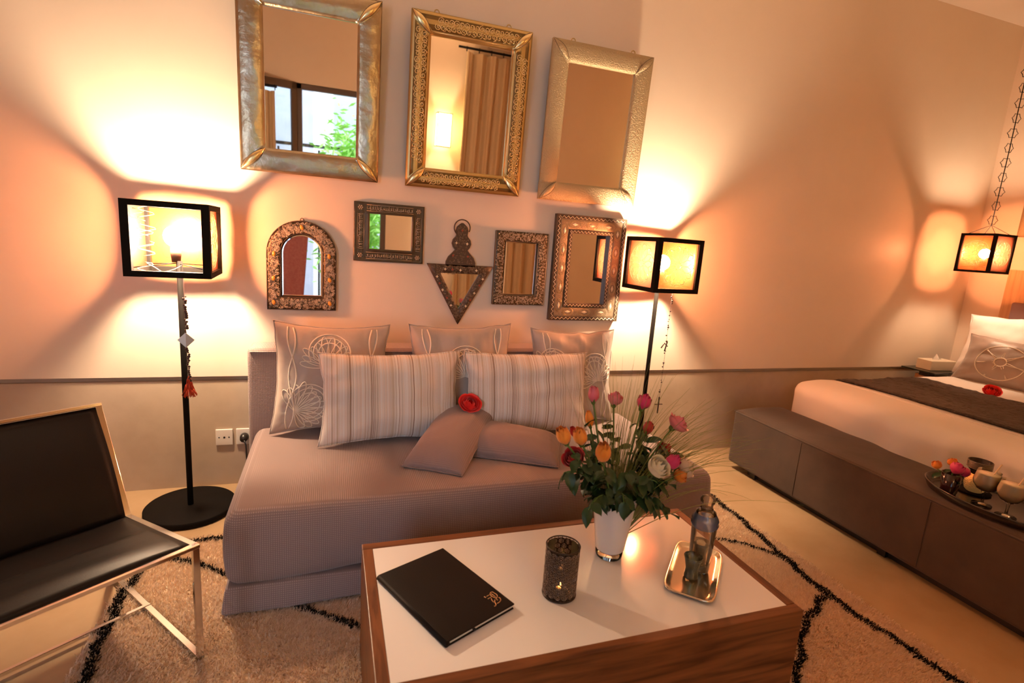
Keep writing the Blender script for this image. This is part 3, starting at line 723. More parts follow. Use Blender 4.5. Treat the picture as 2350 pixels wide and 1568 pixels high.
for k in range(26):
    a = 2 * PI * k / 26; mb.tube([(HR * math.cos(a + s * .25), HR * math.sin(a + s * .25), .006 + (HH - .008) * s) for s in np.linspace(0, 1, 9)], .0008, 3)
    mb.tube([(HR * math.cos(a - s * .25), HR * math.sin(a - s * .25), .006 + (HH - .008) * s) for s in np.linspace(0, 1, 9)], .0008, 3)
mb.build('lattice', 'black_net', ch); ml.build('rosettes', 'net_light', ch)
MB().lathe([(HR - .0035, .004), (HR - .0035, HH - .002)], 40).build('liner', 'smoke_glass', ch)
e = MB()
for z in (.003, HH): e.tube([(HR * math.cos(t), HR * math.sin(t), z) for t in [2 * PI * q / 40 for q in range(40)]], .0022, 6, True)
e.build('rim', 'black_net', ch)
MB().lathe([(0, .001), (HR, .001), (HR, .005), (0, .005)], 32).build('foot_plate', 'black_net', ch)
MB().lathe([(0, .005), (.019, .005), (.019, .020), (0, .020)], 20).build('tealight', 'wax', ch)
MB().ball((0, 0, .027), .0045, 8, 6, (1, 1, 1.8)).build('flame', 'flame', ch)

# vase
va = thing('flower_vase', 'tapered white glass vase with a clear foot holding the roses', 'vase', (.85, -1.55, TZ))
MB().lathe([(0, .022), (.040, .022), (.046, .03), (.071, .214), (.0705, .216), (.067, .214), (.043, .034), (0, .032)], 48).build('body', 'white_ceramic', va)
MB().lathe([(0, .0), (.039, .0), (.042, .004), (.0435, .021), (0, .021)], 48).build('foot', 'clear_glass', va)

# silver tray, carafe and small glasses
st = thing('silver_tray', 'small rectangular silver tray under the carafe', 'tray', (1.072, -1.692, TZ), (0, 0, math.radians(-44.5)))
mb = MB(); prof = [(0, .002), (.75, .002), (.86, .004), (.93, .011), (.985, .0125), (1.0, .011), (1.0, .008), (.94, .008), (.86, .0), (0, .0)]
def rr_pt(t, sc_):
    hw, hd, p_ = .074 , .150, 7
    c, s = math.cos(t), math.sin(t); k = (abs(c) ** p_ + abs(s) ** p_) ** (-1 / p_)
    ins = (1 - sc_) * .05 if sc_ > .5 else None
    if ins is None: return (hw * c * k * sc_, hd * s * k * sc_)
    return ((hw - (1 - sc_) * .09) * c * k, (hd - (1 - sc_) * .09) * s * k)
n = 72
V = [(*rr_pt(2 * PI * k / n, s_), z_) for s_, z_ in prof for k in range(n)]
mb.add(V, [(i * n + k, i * n + (k + 1) % n, (i + 1) * n + (k + 1) % n, (i + 1) * n + k) for i in range(len(prof) - 1) for k in range(n)])
mb.build('plate', 'silver', st)
TT = TZ + .0028
ca = thing('glass_carafe', 'slender smoky glass carafe with a blue collar and stopper on the tray', 'bottle', (1.088, -1.688, TT))
MB().lathe([(0, .002), (.028, .002), (.031, .006), (.036, .12), (.0375, .150)], 40).build('body', 'amber_glass', ca)
MB().lathe([(.037, .148), (.0395, .152), (.0415, .160), (.0385, .166), (.0405, .172), (.037, .180), (.033, .186), (.030, .192)], 40).build('collar', 'blue_glass', ca, label='blue cut glass collar')
MB().lathe([(.031, .191), (.029, .197), (.020, .203), (.019, .208)], 32).build('neck', 'clear_glass', ca)
MB().lathe([(.017, .200), (.017, .222), (.021, .227), (.023, .236), (.019, .244), (.010, .249), (0, .250)], 28).build('stopper', 'amber_glass', ca, label='faceted amber stopper')
for (x, y, lb) in ((1.040, -1.716, 'small pale green tea glass in front of the carafe'), (1.118, -1.652, 'small pale green tea glass behind the carafe')):
    t_ = thing('tea_glass', lb, 'glass', (x, y, TT), group='tea glasses on the silver tray')
    MB().lathe([(0, .001), (.020, .001), (.022, .006), (.019, .030), (.024, .058), (.0275, .070), (.0262, .070), (.0225, .058), (.0175, .030), (.019, .010), (0, .009)], 32).build('cup', 'green_glass', t_)
    MB().tube([(.0268 * math.cos(q), .0268 * math.sin(q), .070) for q in np.linspace(0, 2 * PI, 24, endpoint=False)], .0012, 5, True).build('rim', 'green_glass', t_)

# ------------------------------------------------------------------ floor lamps and pendant
def spiro(R, k, seed):
    g = random.Random(seed); out = []
    n = 11
    for i in range(n):
        a = 2 * PI * i / n
        for s in (-1, 1):
            out.append([(R * t * math.cos(a + s * .55 * math.sin(PI * t)), R * t * math.sin(a + s * .55 * math.sin(PI * t))) for t in np.linspace(.16, .97, 9)])
        out.append([(R * (.80 + .16 * math.cos(q)) * math.cos(a + .16 * math.sin(q)), R * (.80 + .16 * math.cos(q)) * math.sin(a + .16 * math.sin(q))) for q in np.linspace(0, 2 * PI, 9)])
    out.append([(R * .16 * math.cos(q), R * .16 * math.sin(q)) for q in np.linspace(0, 2 * PI, 13)])
    out.append([(R * math.cos(q), R * math.sin(q)) for q in np.linspace(0, 2 * PI, 33)])
    return out
def shade(root, s, z0, z1, bw, faces, seed, bulb_m, br=.045, bulb_z=None, off=(0, 0)):
    h = s / 2; ox, oy = off
    fr = MB()
    for x in (-1, 1):
        for y in (-1, 1): fr.box(ox + x * h - (bw if x > 0 else 0), ox + x * h + (bw if x < 0 else 0), oy + y * h - (bw if y > 0 else 0), oy + y * h + (bw if y < 0 else 0), z0, z1)
    for z in (z0, z1 - bw * .8):
        for y in (-1, 1): fr.box(ox - h + bw, ox + h - bw, oy + y * h - (bw if y > 0 else 0), oy + y * h + (bw if y < 0 else 0), z, z + bw * .8)
        for x in (-1, 1): fr.box(ox + x * h - (bw if x > 0 else 0), ox + x * h + (bw if x < 0 else 0), oy - h + bw, oy + h - bw, z, z + bw * .8)
    fr.build('shade_frame', 'black_metal', root, smooth=False, bevel=.001)
    zc = (z0 + z1) / 2; R = min(s, z1 - z0) / 2 - bw - .006
    for (nx, ny) in faces:
        d = h - bw * .5; w2 = h - bw * .4
        p = MB()
        if nx: p.box(ox + nx * d - .0015, ox + nx * d + .0015, oy - w2, oy + w2, z0 + bw * .5, z1 - bw * .5)
        else: p.box(ox - w2, ox + w2, oy + ny * d - .0015, oy + ny * d + .0015, z0 + bw * .5, z1 - bw * .5)
        po = p.build('shade_panel', 'panel', root, smooth=False)
        q = MB()
        for pl in spiro(R, 0, seed):
            if nx: q.tube([(ox + nx * (d + .004), oy + a, zc + b) for a, b in pl], .0013, 4)
            else: q.tube([(ox + a, oy + ny * (d + .004), zc + b) for a, b in pl], .0013, 4)
        q.build('filigree', 'filigree', po, label='pierced copper rosette')
    bz = bulb_z if bulb_z else zc
    MB().ball((ox, oy, bz), br, 16, 12).build('bulb', bulb_m, root)
    MB().lathe([(0, bz - br - .065), (.017, bz - br - .065), (.021, bz - br - .03), (.020, bz - br - .002), (0, bz - br)], 16, (ox, oy)).build('bulb_socket', 'dark_wood', root)
    wb_ = MB()
    for x in (-1, 1): wb_.tube([(ox, oy, z0 + .05), (ox + x * (h - bw), oy - x * (h - bw) * .9, z0 + .035)], .002, 4)
    wb_.tube([(ox + h - bw, oy + h - bw, z0 + .035), (ox, oy, z0 + .05), (ox - h + bw, oy - h + bw, z0 + .035)], .002, 4)
    wb_.build('support_wire', 'black_metal', root)
def floor_lamp(label, x, y, rz, off, faces, z0, z1, seed, bulb_m):
    r = thing('floor_lamp', label, 'lamp', (x, y, 0), (0, 0, rz), 'floor lamps beside the sofa')
    MB().lathe([(0, 0), (.186, 0), (.190, .004), (.190, .026), (.186, .030), (0, .030)], 64).build('base', 'black_metal', r, bevel=0)
    MB().tube([(0, 0, .03), (0, 0, z0 + .06)], .0125, 12).build('pole', 'black_metal', r)
    shade(r, .31, z0, z1, .030, faces, seed, bulb_m, off=off, bulb_z=(z0 + z1) / 2 + .012)
    return r
l1 = floor_lamp('black floor lamp with open box shade left of the sofa', -.62, -.240, math.radians(2), (-.012, .005), [(-1, 0), (1, 0), (0, 1)], 1.110, 1.414, 1, 'bulb')
mb = MB(); g = random.Random(5)
for k in range(7):
    x0, z0_ = -.10 + g.uniform(-.02, .02), 1.17 + k * .035
    mb.tube([(x0 + .03 * math.sin(q * 2 + k), -.13 + .004 * q, z0_ + .012 * q * (1 if k % 2 else -1)) for q in np.linspace(0, 4, 10)], .0013, 4)
mb.tube([(-.09 + .12 * t, -.13 + .02 * math.sin(t * 9), 1.165 - .03 * math.sin(t * 3)) for t in np.linspace(0, 1, 10)], .0015, 4)
mb.build('loose_filigree', 'filigree', l1)
floor_lamp('black floor lamp with amber filigree shade right of the sofa', 1.815, -.215, math.radians(3.5), (.012, 0), [(-1, 0), (1, 0), (0, 1), (0, -1)], 1.128, 1.430, 2, 'bulb')
pl_ = thing('pendant_lamp', 'small black box pendant lamp hanging by a chain over the bedside table', 'lamp', (4.46, -.30, 0))
shade(pl_, .225, 1.362, 1.636, .020, [(-1, 0), (1, 0), (0, 1), (0, -1)], 3, 'bulb_small', .034)
br_ = MB(); br_.tube([(-.09, -.09, 1.63), (0, 0, 1.70), (.09, .09, 1.63)], .002, 4); br_.tube([(-.09, .09, 1.63), (0, 0, 1.70), (.09, -.09, 1.63)], .002, 4); br_.build('hanger_wire', 'black_metal', pl_)
hexm = None; z = 1.735; k = 0
while z < 3.1:
    pts = []
    for q in range(12):
        a = 2 * PI * q / 12; rr = .034 if q % 2 == 0 else .026
        pts.append((rr * math.cos(a) * (1 if k % 2 == 0 else .8), 0, rr * math.sin(a)))
    if hexm is None:
        o = MB().tube(pts, .0022, 4, True).build('chain_link', 'black_metal', pl_, smooth=False); hexm = o.data
    else:
        o = bpy.data.objects.new('chain_link', hexm); COL.objects.link(o); o.parent = pl_
    o.location = (0.004 * math.sin(k), 0, z); o.rotation_euler = (0, 0, -.5 + .25 * (k % 2))
    z += .098; k += 1
MB().tube([(0, 0, 1.70), (.004, 0, 2.2), (-.003, 0, 2.7), (0, 0, CZ)], .0032, 5).build('flex', 'black_metal', pl_)
MB().lathe([(0, CZ - .03), (.04, CZ - .025), (.045, CZ), (0, CZ)], 20).build('ceiling_rose', 'black_metal', pl_)

# bead strings hanging from the lamps
bs = thing('bead_string', 'dark bead string with silver diamond charm and red tassel on the left lamp pole', 'ornament', (-.60, -.275, 0)); g = random.Random(2)
mb = MB()
for k in range(46):
    z = 1.02 - k * .0092
    if .80 < z < .86: continue
    mb.ball((g.uniform(-.005, .006) + (1.0 - z) * .015, 0, z), g.choice((.004, .0055, .007)), 7, 5)
mb.build('beads', 'bead_dark', bs, kind='stuff')
MB().tube([(0, .002, 1.10), (.002, 0, .60)], .0009, 4).build('cord', 'bead_dark', bs)
mb = MB(); mb.add([(.0 + .034, 0, .828), (0, -.004, .828 + .034), (-.034, 0, .828), (0, -.004, .828 - .034), (0, .004, .828)], [(0, 1, 3), (2, 3, 1), (0, 4, 1), (1, 4, 2), (2, 4, 3), (3, 4, 0)])
o = mb.build('charm', 'bead_silver', bs, smooth=False, label='silver diamond shaped charm')
mb = MB()
for t in range(3):
    for k in range(60):
        a = g.uniform(0, 6.3); rr = g.uniform(.3, 1) * (.014 + t * .009); zt = .665 - t * .024
        mb.tube([(0.004, 0, zt), (.004 + rr * .6 * math.cos(a), rr * .6 * math.sin(a), zt - .018), (.004 + rr * math.cos(a), rr * math.sin(a), zt - .040 - g.uniform(0, .008))], .0016, 3)
mb.build('tassel', 'tassel', bs, label='layered red wool tassel')
bs = thing('bead_string', 'thin bead string with a small metal cross on the right lamp', 'ornament', (1.862, -.30, 0)); mb = MB()
for k in range(52):
    z = 1.10 - k * .0118
    if g.random() < .45: mb.ball((g.uniform(-.006, .006), 0, z), g.choice((.003, .0045, .006)), 7, 5)
mb.build('beads', 'bead_dark', bs, kind='stuff')
MB().tube([(0, 0, 1.13), (.002, 0, .46)], .0009, 4).build('cord', 'bead_dark', bs)
mb = MB(); mb.bar((0, 0, .50), (0, 0, .40), .008, .004, (1, 0, 0)); mb.bar((-.026, 0, .456), (.026, 0, .456), .008, .004); mb.build('cross', 'bead_dark', bs, smooth=False)
mb = MB(); mb.tube([(-.03, 0, .80), (-.01, 0, .83), (.012, 0, .81)], .004, 5); mb.tube([(-.005, 0, .78), (.008, 0, .84)], .004, 5); mb.build('charm', 'bead_dark', bs)

# ------------------------------------------------------------------ mirrors
def subdiv(pts, n):
    out = []
    for i in range(len(pts)):
        a = Vector((*pts[i], 0)); b = Vector((*pts[(i + 1) % len(pts)], 0))
        out += [tuple(a.lerp(b, k / n))[:2] for k in range(n)]
    return out
def band(mb, outer, inner, hf, nt, closed=True, lift=0.0, wob=None):
    n = len(outer); m_ = n if closed else n - 1
    V = []
    for i in range(n):
        V.append((outer[i][0], 0, outer[i][1]))
        for k in range(nt + 1):
            t = k / nt; x = outer[i][0] * (1 - t) + inner[i][0] * t; z = outer[i][1] * (1 - t) + inner[i][1] * t
            y = -hf(t) - lift + (wob(x, z) * math.sin(PI * t) if wob else 0)
            V.append((x, y, z))
        V.append((inner[i][0], 0, inner[i][1]))
    s = nt + 3
    F = [(i * s + k, i * s + k + 1, ((i + 1) % n) * s + k + 1, ((i + 1) % n) * s + k) for i in range(m_) for k in range(s - 1)]
    if not closed: F += [tuple(range(s)), tuple(((n - 1) * s + k) for k in range(s - 1, -1, -1))]
    return mb.add(V, F)
def rect(w_, h_): return [(-w_ / 2, 0), (w_ / 2, 0), (w_ / 2, h_), (-w_ / 2, h_)]
def inset(w_, h_, b): return [(-w_ / 2 + b, b), (w_ / 2 - b, b), (w_ / 2 - b, h_ - b), (-w_ / 2 + b, h_ - b)]
def curl(mb, x, z, y, s, a, m_r, turns=1.6, n=10):
    pl = []
    for i in range(n):
        t = i / (n - 1); r_2 = s * (1 - .85 * t); q = a + t * turns * 2 * PI
        pl.append((x + r_2 * math.cos(q), y, z + r_2 * math.sin(q)))
    mb.tube(pl, m_r, 4)
def mirror_glass(root, pts, y=-.006):
    V = [(x, y, z) for x, z in pts]; cx = sum(p[0] for p in pts) / len(pts); cz = sum(p[1] for p in pts) / len(pts)
    n = len(V); V2 = V + [(x, 0, z) for x, z in pts]
    return MB().add(V2, [tuple(range(n))] + [tuple(range(2 * n - 1, n - 1, -1))] + [(i, n + i, n + (i + 1) % n, (i + 1) % n) for i in range(n)]).build('mirror_glass', 'mirror', root, smooth=False)
LEAN = math.radians(3.6)
def big_mirror(label, x, w_, h_, bw, style, seed, group='large brass framed mirrors in the top row'):
    r = thing('wall_mirror', label, 'mirror', (x, -.022, 1.597), (LEAN, 0, 0), group)
    g = random.Random(seed)
    O, I = rect(w_, h_), inset(w_, h_, bw)
    mirror_glass(r, inset(w_, h_, bw - .004))
    MB().box(-w_ / 2 + .02, w_ / 2 - .02, 0.0, .012, .02, h_ - .02).build('backing_board', 'dark_wood', r, smooth=False)
    hf = lambda t: .014 + .014 * math.sin(PI * (t * .85 + .10)) ** .7
    m1 = {'beaten': 'brass_hammered', 'scroll': 'brass_scroll', 'stipple': 'brass_stipple'}[style]
    for k in range(4):
        a, b = O[k], O[(k + 1) % 4]; c, d = I[k], I[(k + 1) % 4]; n = 24
        oo = [(a[0] + (b[0] - a[0]) * i / n, a[1] + (b[1] - a[1]) * i / n) for i in range(n + 1)]
        ii = [(c[0] + (d[0] - c[0]) * i / n, c[1] + (d[1] - c[1]) * i / n) for i in range(n + 1)]
        wob = (lambda x, z: .0035 * nz(x * 22, z * 22, seed)) if style == 'beaten' else None
        rail = band(MB(), oo, ii, hf, 8, False, 0, wob).build('frame_rail', m1, r)
        if style == 'scroll':
            def lr(p_, q_, t): return [(u[0] * (1 - t) + v[0] * t, u[1] * (1 - t) + v[1] * t) for u, v in zip(p_, q_)]
            band(MB(), lr(oo, ii, .17)[1:-1], lr(oo, ii, .83)[1:-1], lambda t: .0275, 4, False).build('ground', 'brass_dark', rail, label='dark ground of the scrollwork')
            q = MB(); L_ = math.hypot(b[0] - a[0], b[1] - a[1]) - 2 * bw; tx, tz = (b[0] - a[0]), (b[1] - a[1]); ln = math.hypot(tx, tz); tx /= ln; tz /= ln
            nx_, nz_ = -tz, tx; cx, cz = a[0], a[1]
            N = int(L_ / .026)
            for i in range(N):
                for row in (-1, 1):
                    s_ = bw * .85 + (i + .5 + .25 * row) * L_ / N * .98; o_ = bw * .5 + row * .014
                    curl(q, cx + tx * s_ + nx_ * o_, cz + tz * s_ + nz_ * o_, -.0285, .0165, g.uniform(0, 6.3), .0021, 1.4, 11)
                    curl(q, cx + tx * s_ + nx_ * o_ + .006, cz + tz * s_ + nz_ * o_ - .004, -.0285, .0125, g.uniform(0, 6.3), .0016, .8, 8)
            for row in (.12, .88): q.tube([(cx + tx * s_ + nx_ * bw * row, -.021 if row < .5 else -.0215, cz + tz * s_ + nz_ * bw * row) for s_ in (bw * .5, ln - bw * .5)], .0018, 4)
            q.build('scrollwork', 'brass_bright', rail)
        if style == 'beaten':
            q = MB(); ln = math.hypot(b[0] - a[0], b[1] - a[1]); tx, tz = (b[0] - a[0]) / ln, (b[1] - a[1]) / ln
            for row, yy in ((.09, -.020), (.90, -.019)):
                N = int(ln / .0085)
                for i in range(N):
                    s_ = (i + .5) * ln / N
                    if bw * row < s_ < ln - bw * row: q.ball((a[0] + tx * s_ - tz * bw * row, yy, a[1] + tz * s_ + tx * bw * row), .0026, 5, 3)
            q.build('beading', 'brass_bright', rail, kind='stuff')
        # long leaf over each mitre
        cxy = Vector((O[k][0], O[k][1])); ci = Vector((I[k][0], I[k][1])); t = ci - cxy; nn = Vector((-t.y, t.x)).normalized()
        def fn(u, v, cxy=cxy, t=t, nn=nn):
            wv = .017 * math.sin(PI * u) ** .8; s_ = (v - .5) * 2; p = cxy + t * (.03 + u * .96) + nn * wv * s_
            return (p.x, -(.010 + .028 * math.sin(PI * (u * .8 + .12))) - .005 * (1 - s_ * s_), p.y)
        MB().grid(fn, 12, 6).build('mitre_leaf', 'brass_bright' if style != 'stipple' else 'brass_stipple', r)
        e = MB()
        for v in (0, 1): e.tube([fn(u, v) for u in np.linspace(.02, .98, 10)], .0014, 4)
        e.build('leaf_outline', 'dark_wood', r)
    for x_ in (-.3 * w_, .3 * w_):
        MB().tube([(x_ + .012 * math.cos(q), .004, h_ + .006 + .014 * math.sin(q)) for q in np.linspace(-.6, PI + .6, 12)], .003, 5).build('hanging_loop', 'brass_scroll', r)
    return r
BM = 2.88 / 2.9
big_mirror('large mirror in beaten silvery brass frame, leftmost of the top row', -.088, .622, .815, .108, 'beaten', 1)
big_mirror('large mirror in gold brass frame with pierced scrollwork, middle of the top row', .668, .616, .815, .098, 'scroll', 2)
big_mirror('large mirror in plain stippled brass frame, rightmost of the top row', 1.395, .606, .815, .100, 'stipple', 3)

def scatter_curls(root, poly_fn, count, seed, y, smin, smax, mr, m_='silver_wire', name='relief'):
    g = random.Random(seed); q = MB()
    for k in range(count):
        x, z = poly_fn(g); curl(q, x, z, y, g.uniform(smin, smax), g.uniform(0, 6.3), mr, g.uniform(.7, 1.3), 7)
    q.build(name, m_, root, kind='stuff')
# arched
ar = thing('wall_mirror', 'arched mirror in silver filigree frame set with amber stones', 'mirror', (-.135, -.002, .938), group='small antique mirrors in the lower row')
def arch_pts(w_, h_, z0, n=24):
    R = w_ / 2; P = [(w_ / 2 * -1 + w_ * i / 12, z0) for i in range(12)] + [(R, z0 + (h_ - R) * i / 12) for i in range(12)]
    P += [(R * math.cos(PI * i / n), z0 + h_ - R + R * math.sin(PI * i / n)) for i in range(n)]
    P += [(-R, z0 + (h_ - R) * (1 - i / 12)) for i in range(12)]
    return P
AO, AI = arch_pts(.322, .440, 0), arch_pts(.200, .318, .062)
mirror_glass(ar, AI, -.008)
band(MB(), AO, AI, lambda t: .020 + .006 * math.sin(PI * t), 5).build('frame', 'old_silver', ar)
def af(g):
    i = g.randrange(len(AO)); t = g.uniform(.10, .90); j = (i + 1) % len(AO); s = g.random()
    o = (AO[i][0] * (1 - s) + AO[j][0] * s, AO[i][1] * (1 - s) + AO[j][1] * s); n_ = (AI[i][0] * (1 - s) + AI[j][0] * s, AI[i][1] * (1 - s) + AI[j][1] * s)
    return o[0] * (1 - t) + n_[0] * t, o[1] * (1 - t) + n_[1] * t
scatter_curls(ar, af, 1150, 4, -.026, .004, .0085, .0009)
e = MB()
for P_, y in ((AO, -.020), (AI, -.020)): e.tube([(x, y, z) for x, z in P_], .003, 5, True)
e.build('edge_bead', 'dark_wood', ar)
b2 = MB(); AI2 = arch_pts(.176, .294, .074); band(b2, AI, AI2, lambda t: .0085 + .002 * t, 1); b2.build('bevel', 'bevel', ar, smooth=False)
for x, z in ((-.132, .035), (.132, .035), (-.131, .155), (.131, .155), (-.128, .275), (.128, .275), (0, .410)):
    o = MB().ball((0, 0, 0), .0085, 10, 8, (1, .7, 1.5)).build('stone', 'amber', ar); o.location = (x, -.029, z); o.rotation_euler = (0, rnd.uniform(-.4, .4), 0)
MB().tube([(.008 * math.cos(q), -.005, .445 + .010 * math.sin(q)) for q in np.linspace(-.4, PI + .4, 10)], .0018, 5).build('hanging_loop', 'old_silver', ar)
# rectangular with lettered relief
rm = thing('wall_mirror', 'small wide mirror with calligraphy relief and corner rosettes in a dark metal frame', 'mirror', (.289, -.002, 1.200), group='small antique mirrors in the lower row')
W2, H2, B2 = .356, .298, .068
mirror_glass(rm, [(-W2 / 2 + .078, .064), (W2 / 2 - .062, .064), (W2 / 2 - .062, H2 - .056), (-W2 / 2 + .078, H2 - .056)], -.008)
O = rect(W2, H2); I = [(-W2 / 2 + .078, .064), (W2 / 2 - .062, .064), (W2 / 2 - .062, H2 - .056), (-W2 / 2 + .078, H2 - .056)]
band(MB(), subdiv(O, 6), subdiv(I, 6), lambda t: .018 + .003 * (t > .85) - .003 * (.1 < t < .8), 8).build('frame', 'old_silver', rm)
q = MB(); g = random.Random(12)
def strokes(x0, x1, zc, hgt, horiz=True):
    n = int((x1 - x0) / .0075)
    for i in range(n):
        a = x0 + (i + .5) * (x1 - x0) / n; hh = hgt * g.uniform(.5, 1); sl = g.uniform(-.003, .004)
        P = [(a, -hh / 2), (a + sl, 0), (a + sl * .5, hh / 2)] if g.random() < .6 else [(a - .004, -hh * .3), (a, -hh * .5), (a + .005, -hh * .2), (a + .002, hh * .3)]
        q.tube([((u, -.0195, zc + v) if horiz else (zc + v, -.0195, u)) for u, v in P], .0014, 4)
    for s_ in (-1, 1): q.tube([((x0, -.0195, zc + s_ * hgt * .62) if horiz else (zc + s_ * hgt * .62, -.0195, x0)), ((x1, -.0195, zc + s_ * hgt * .62) if horiz else (zc + s_ * hgt * .62, -.0195, x1))], .0010, 4)
strokes(-W2 / 2 + .062, W2 / 2 - .058, .030, .026); strokes(-W2 / 2 + .062, W2 / 2 - .058, H2 - .028, .024)
strokes(.062, H2 - .058, -W2 / 2 + .034, .026, False); strokes(.062, H2 - .058, W2 / 2 - .030, .024, False)
q.build('calligraphy_relief', 'silver_wire', rm)
for x, z in ((-W2 / 2 + .032, .030), (W2 / 2 - .030, .030), (-W2 / 2 + .032, H2 - .028), (W2 / 2 - .030, H2 - .028)):
    o = MB()
    for k in range(6): o.ball((.009 * math.cos(k * PI / 3), 0, .009 * math.sin(k * PI / 3)), .0042, 6, 5)
    o.ball((0, -.002, 0), .004, 8, 6)
    o = o.build('corner_rosette', 'silver_wire', rm); o.location = (x, -.019, z)
# triangle
tm = thing('wall_mirror', 'inverted triangle mirror with stepped dark wooden crest and inlaid stars', 'mirror', (.676, -.002, .875), group='small antique mirrors in the lower row')
TO = [(0, 0), (.184, .330), (-.184, .330)]; TI = [(0, .082), (.110, .283), (-.110, .283)]
mirror_glass(tm, TI, -.008)
band(MB(), subdiv(TO, 8), subdiv(TI, 8), lambda t: .020, 2).build('frame', 'dark_wood', tm)
cr = []
for z, wd in ((.322, .082), (.345, .082), (.372, .070), (.398, .045), (.410, .034), (.425, .046), (.445, .053), (.466, .048), (.482, .034), (.492, .030), (.515, .034), (.535, .028), (.548, .014), (.556, .004)): cr.append((wd, z))
cp = cr + [(-a, z) for a, z in reversed(cr)]; n = len(cp)
MB().add([(x, -.020, z) for x, z in cp] + [(x, 0, z) for x, z in cp], [tuple((i, i + 1, n - 2 - i, n - 1 - i)) for i in range(len(cr) - 1)] + [(i, n + i, n + (i + 1) % n, (i + 1) % n) for i in range(n)]).build('crest', 'dark_wood', tm, smooth=False)
ringp = [(.044 * math.cos(a), -.012, .530 + .044 * math.sin(a)) for a in np.linspace(-.45, PI + .95, 26)]
MB().tube(ringp, .0032, 7).build('hanging_ring', 'dark_wood', tm)
def tri_pt(g):
    while True:
        x, z = g.uniform(-.18, .18), g.uniform(.01, .325); k = abs(x) < (z) / .330 * .172; k2 = z < .279 and abs(x) < (z - .082) / .2 * .114 and z > .078
        if k and not k2: return x, z
scatter_curls(tm, tri_pt, 500, 8, -.0205, .003, .006, .0007, 'bronze_inlay', 'engraving')
scatter_curls(tm, lambda g: (lambda z: (g.uniform(-1, 1) * np.interp(z, [c[1] for c in cr], [c[0] for c in cr]) * .8, z))(g.uniform(.34, .54)), 150, 9, -.0205, .003, .006, .0007, 'bronze_inlay', 'engraving')
def star(x, z, m_, s=.0085):
    o = MB(); P = []
    for k in range(8): rr = s if k % 2 == 0 else s * .45; P.append((rr * math.cos(k * PI / 4), rr * math.sin(k * PI / 4)))
    o.add([(a, -.0015, b) for a, b in P] + [(a, .001, b) for a, b in P], [tuple(range(8)), tuple(range(15, 7, -1))] + [(i, 8 + i, 8 + (i + 1) % 8, (i + 1) % 8) for i in range(8)])
    o = o.build('inlay_star', m_, tm, smooth=False); o.location = (x, -.0206, z)
for x, z in ((-.085, .304), (0, .302), (.09, .304), (-.030, .448), (.030, .446), (-.128, .262), (-.094, .190), (-.044, .106), (.130, .258), (.085, .178), (.040, .104)): star(x, z, 'bone')
for x, z in ((-.112, .226), (-.068, .148), (.112, .222), (.064, .138), (0, .516), (-.045, .380), (.038, .378), (-.045, .304)): star(x, z, 'coral', .008)
# stippled silver rectangular
m7 = thing('wall_mirror', 'small upright mirror in finely stippled silver frame right of the triangle mirror', 'mirror', (1.024, -.002, .995), group='small antique mirrors in the lower row')
W3, H3 = .310, .412; O = rect(W3, H3); I = [(-W3 / 2 + .058, .054), (W3 / 2 - .054, .054), (W3 / 2 - .054, H3 - .054), (-W3 / 2 + .058, H3 - .054)]
mirror_glass(m7, I, -.008)
band(MB(), subdiv(O, 8), subdiv(I, 8), lambda t: .020 + .004 * math.sin(PI * t), 6).build('frame', 'old_silver', m7)
OS, IS = subdiv(O, 20), subdiv(I, 20)
def m7f(g):
    i = g.randrange(len(OS)); t = g.uniform(.12, .88); return OS[i][0] * (1 - t) + IS[i][0] * t + g.uniform(-.006, .006), OS[i][1] * (1 - t) + IS[i][1] * t + g.uniform(-.006, .006)
scatter_curls(m7, m7f, 1300, 21, -.0245, .0025, .005, .0008, 'silver_wire', 'stippling')
e = MB(); e.tube([(x, -.021, z) for x, z in O], .0025, 4, True); e.tube([(x, -.021, z) for x, z in I], .0025, 4, True); e.build('edge_bead', 'bronze_inlay', m7)
b2 = MB(); band(b2, I, [(x * .88, .206 + (z - .206) * .93) for x, z in I], lambda t: .0085 + .002 * t, 1); b2.build('bevel', 'bevel', m7, smooth=False)
for x, z in ((-.140, .018), (.140, .018), (-.140, .394), (.140, .394)): MB().ball((x, -.024, z), .004, 8, 6).build('stud', 'bone', m7)
# bone inlaid
m8 = thing('wall_mirror', 'upright mirror with zigzag and bone diamond inlay beside the right lamp', 'mirror', (1.445, -.002, .912), group='small antique mirrors in the lower row')
W4, H4 = .448, .612; O = rect(W4, H4); I = inset(W4, H4, .100)
mirror_glass(m8, I, -.010)
band(MB(), subdiv(O, 6), subdiv(I, 6), lambda t: .034 if t < .999 else .026, 3).build('frame', 'bronze_inlay', m8)
e = MB(); band(e, subdiv(rect(W4 + .004, H4 + .002), 2), subdiv(inset(W4, H4, .022), 2), lambda t: .0365, 1); band(e, subdiv(inset(W4, H4, .082), 2), subdiv(inset(W4, H4, .101), 2), lambda t: .0365, 1); e.build('dark_border', 'dark_wood', m8, smooth=False)
q = MB()
def zig(b, amp, pitch):
    P = inset(W4, H4, b)
    for k in range(4):
        a = Vector((*P[k], 0)); c = Vector((*P[(k + 1) % 4], 0)); L_ = (c - a).length; n = int(L_ / pitch) * 2; t = (c - a) / L_; nn = Vector((-t.y, t.x, 0)); pts = []
        for i in range(n + 1): p_ = a + t * (L_ * i / n) + nn * amp * (1 if i % 2 else -1); pts.append((p_.x, -.0372, p_.y))
        q.tube(pts, .0016, 4)
zig(.013, .006, .026); zig(.0915, .006, .022)
q.build('zigzag_wire', 'bone', m8)
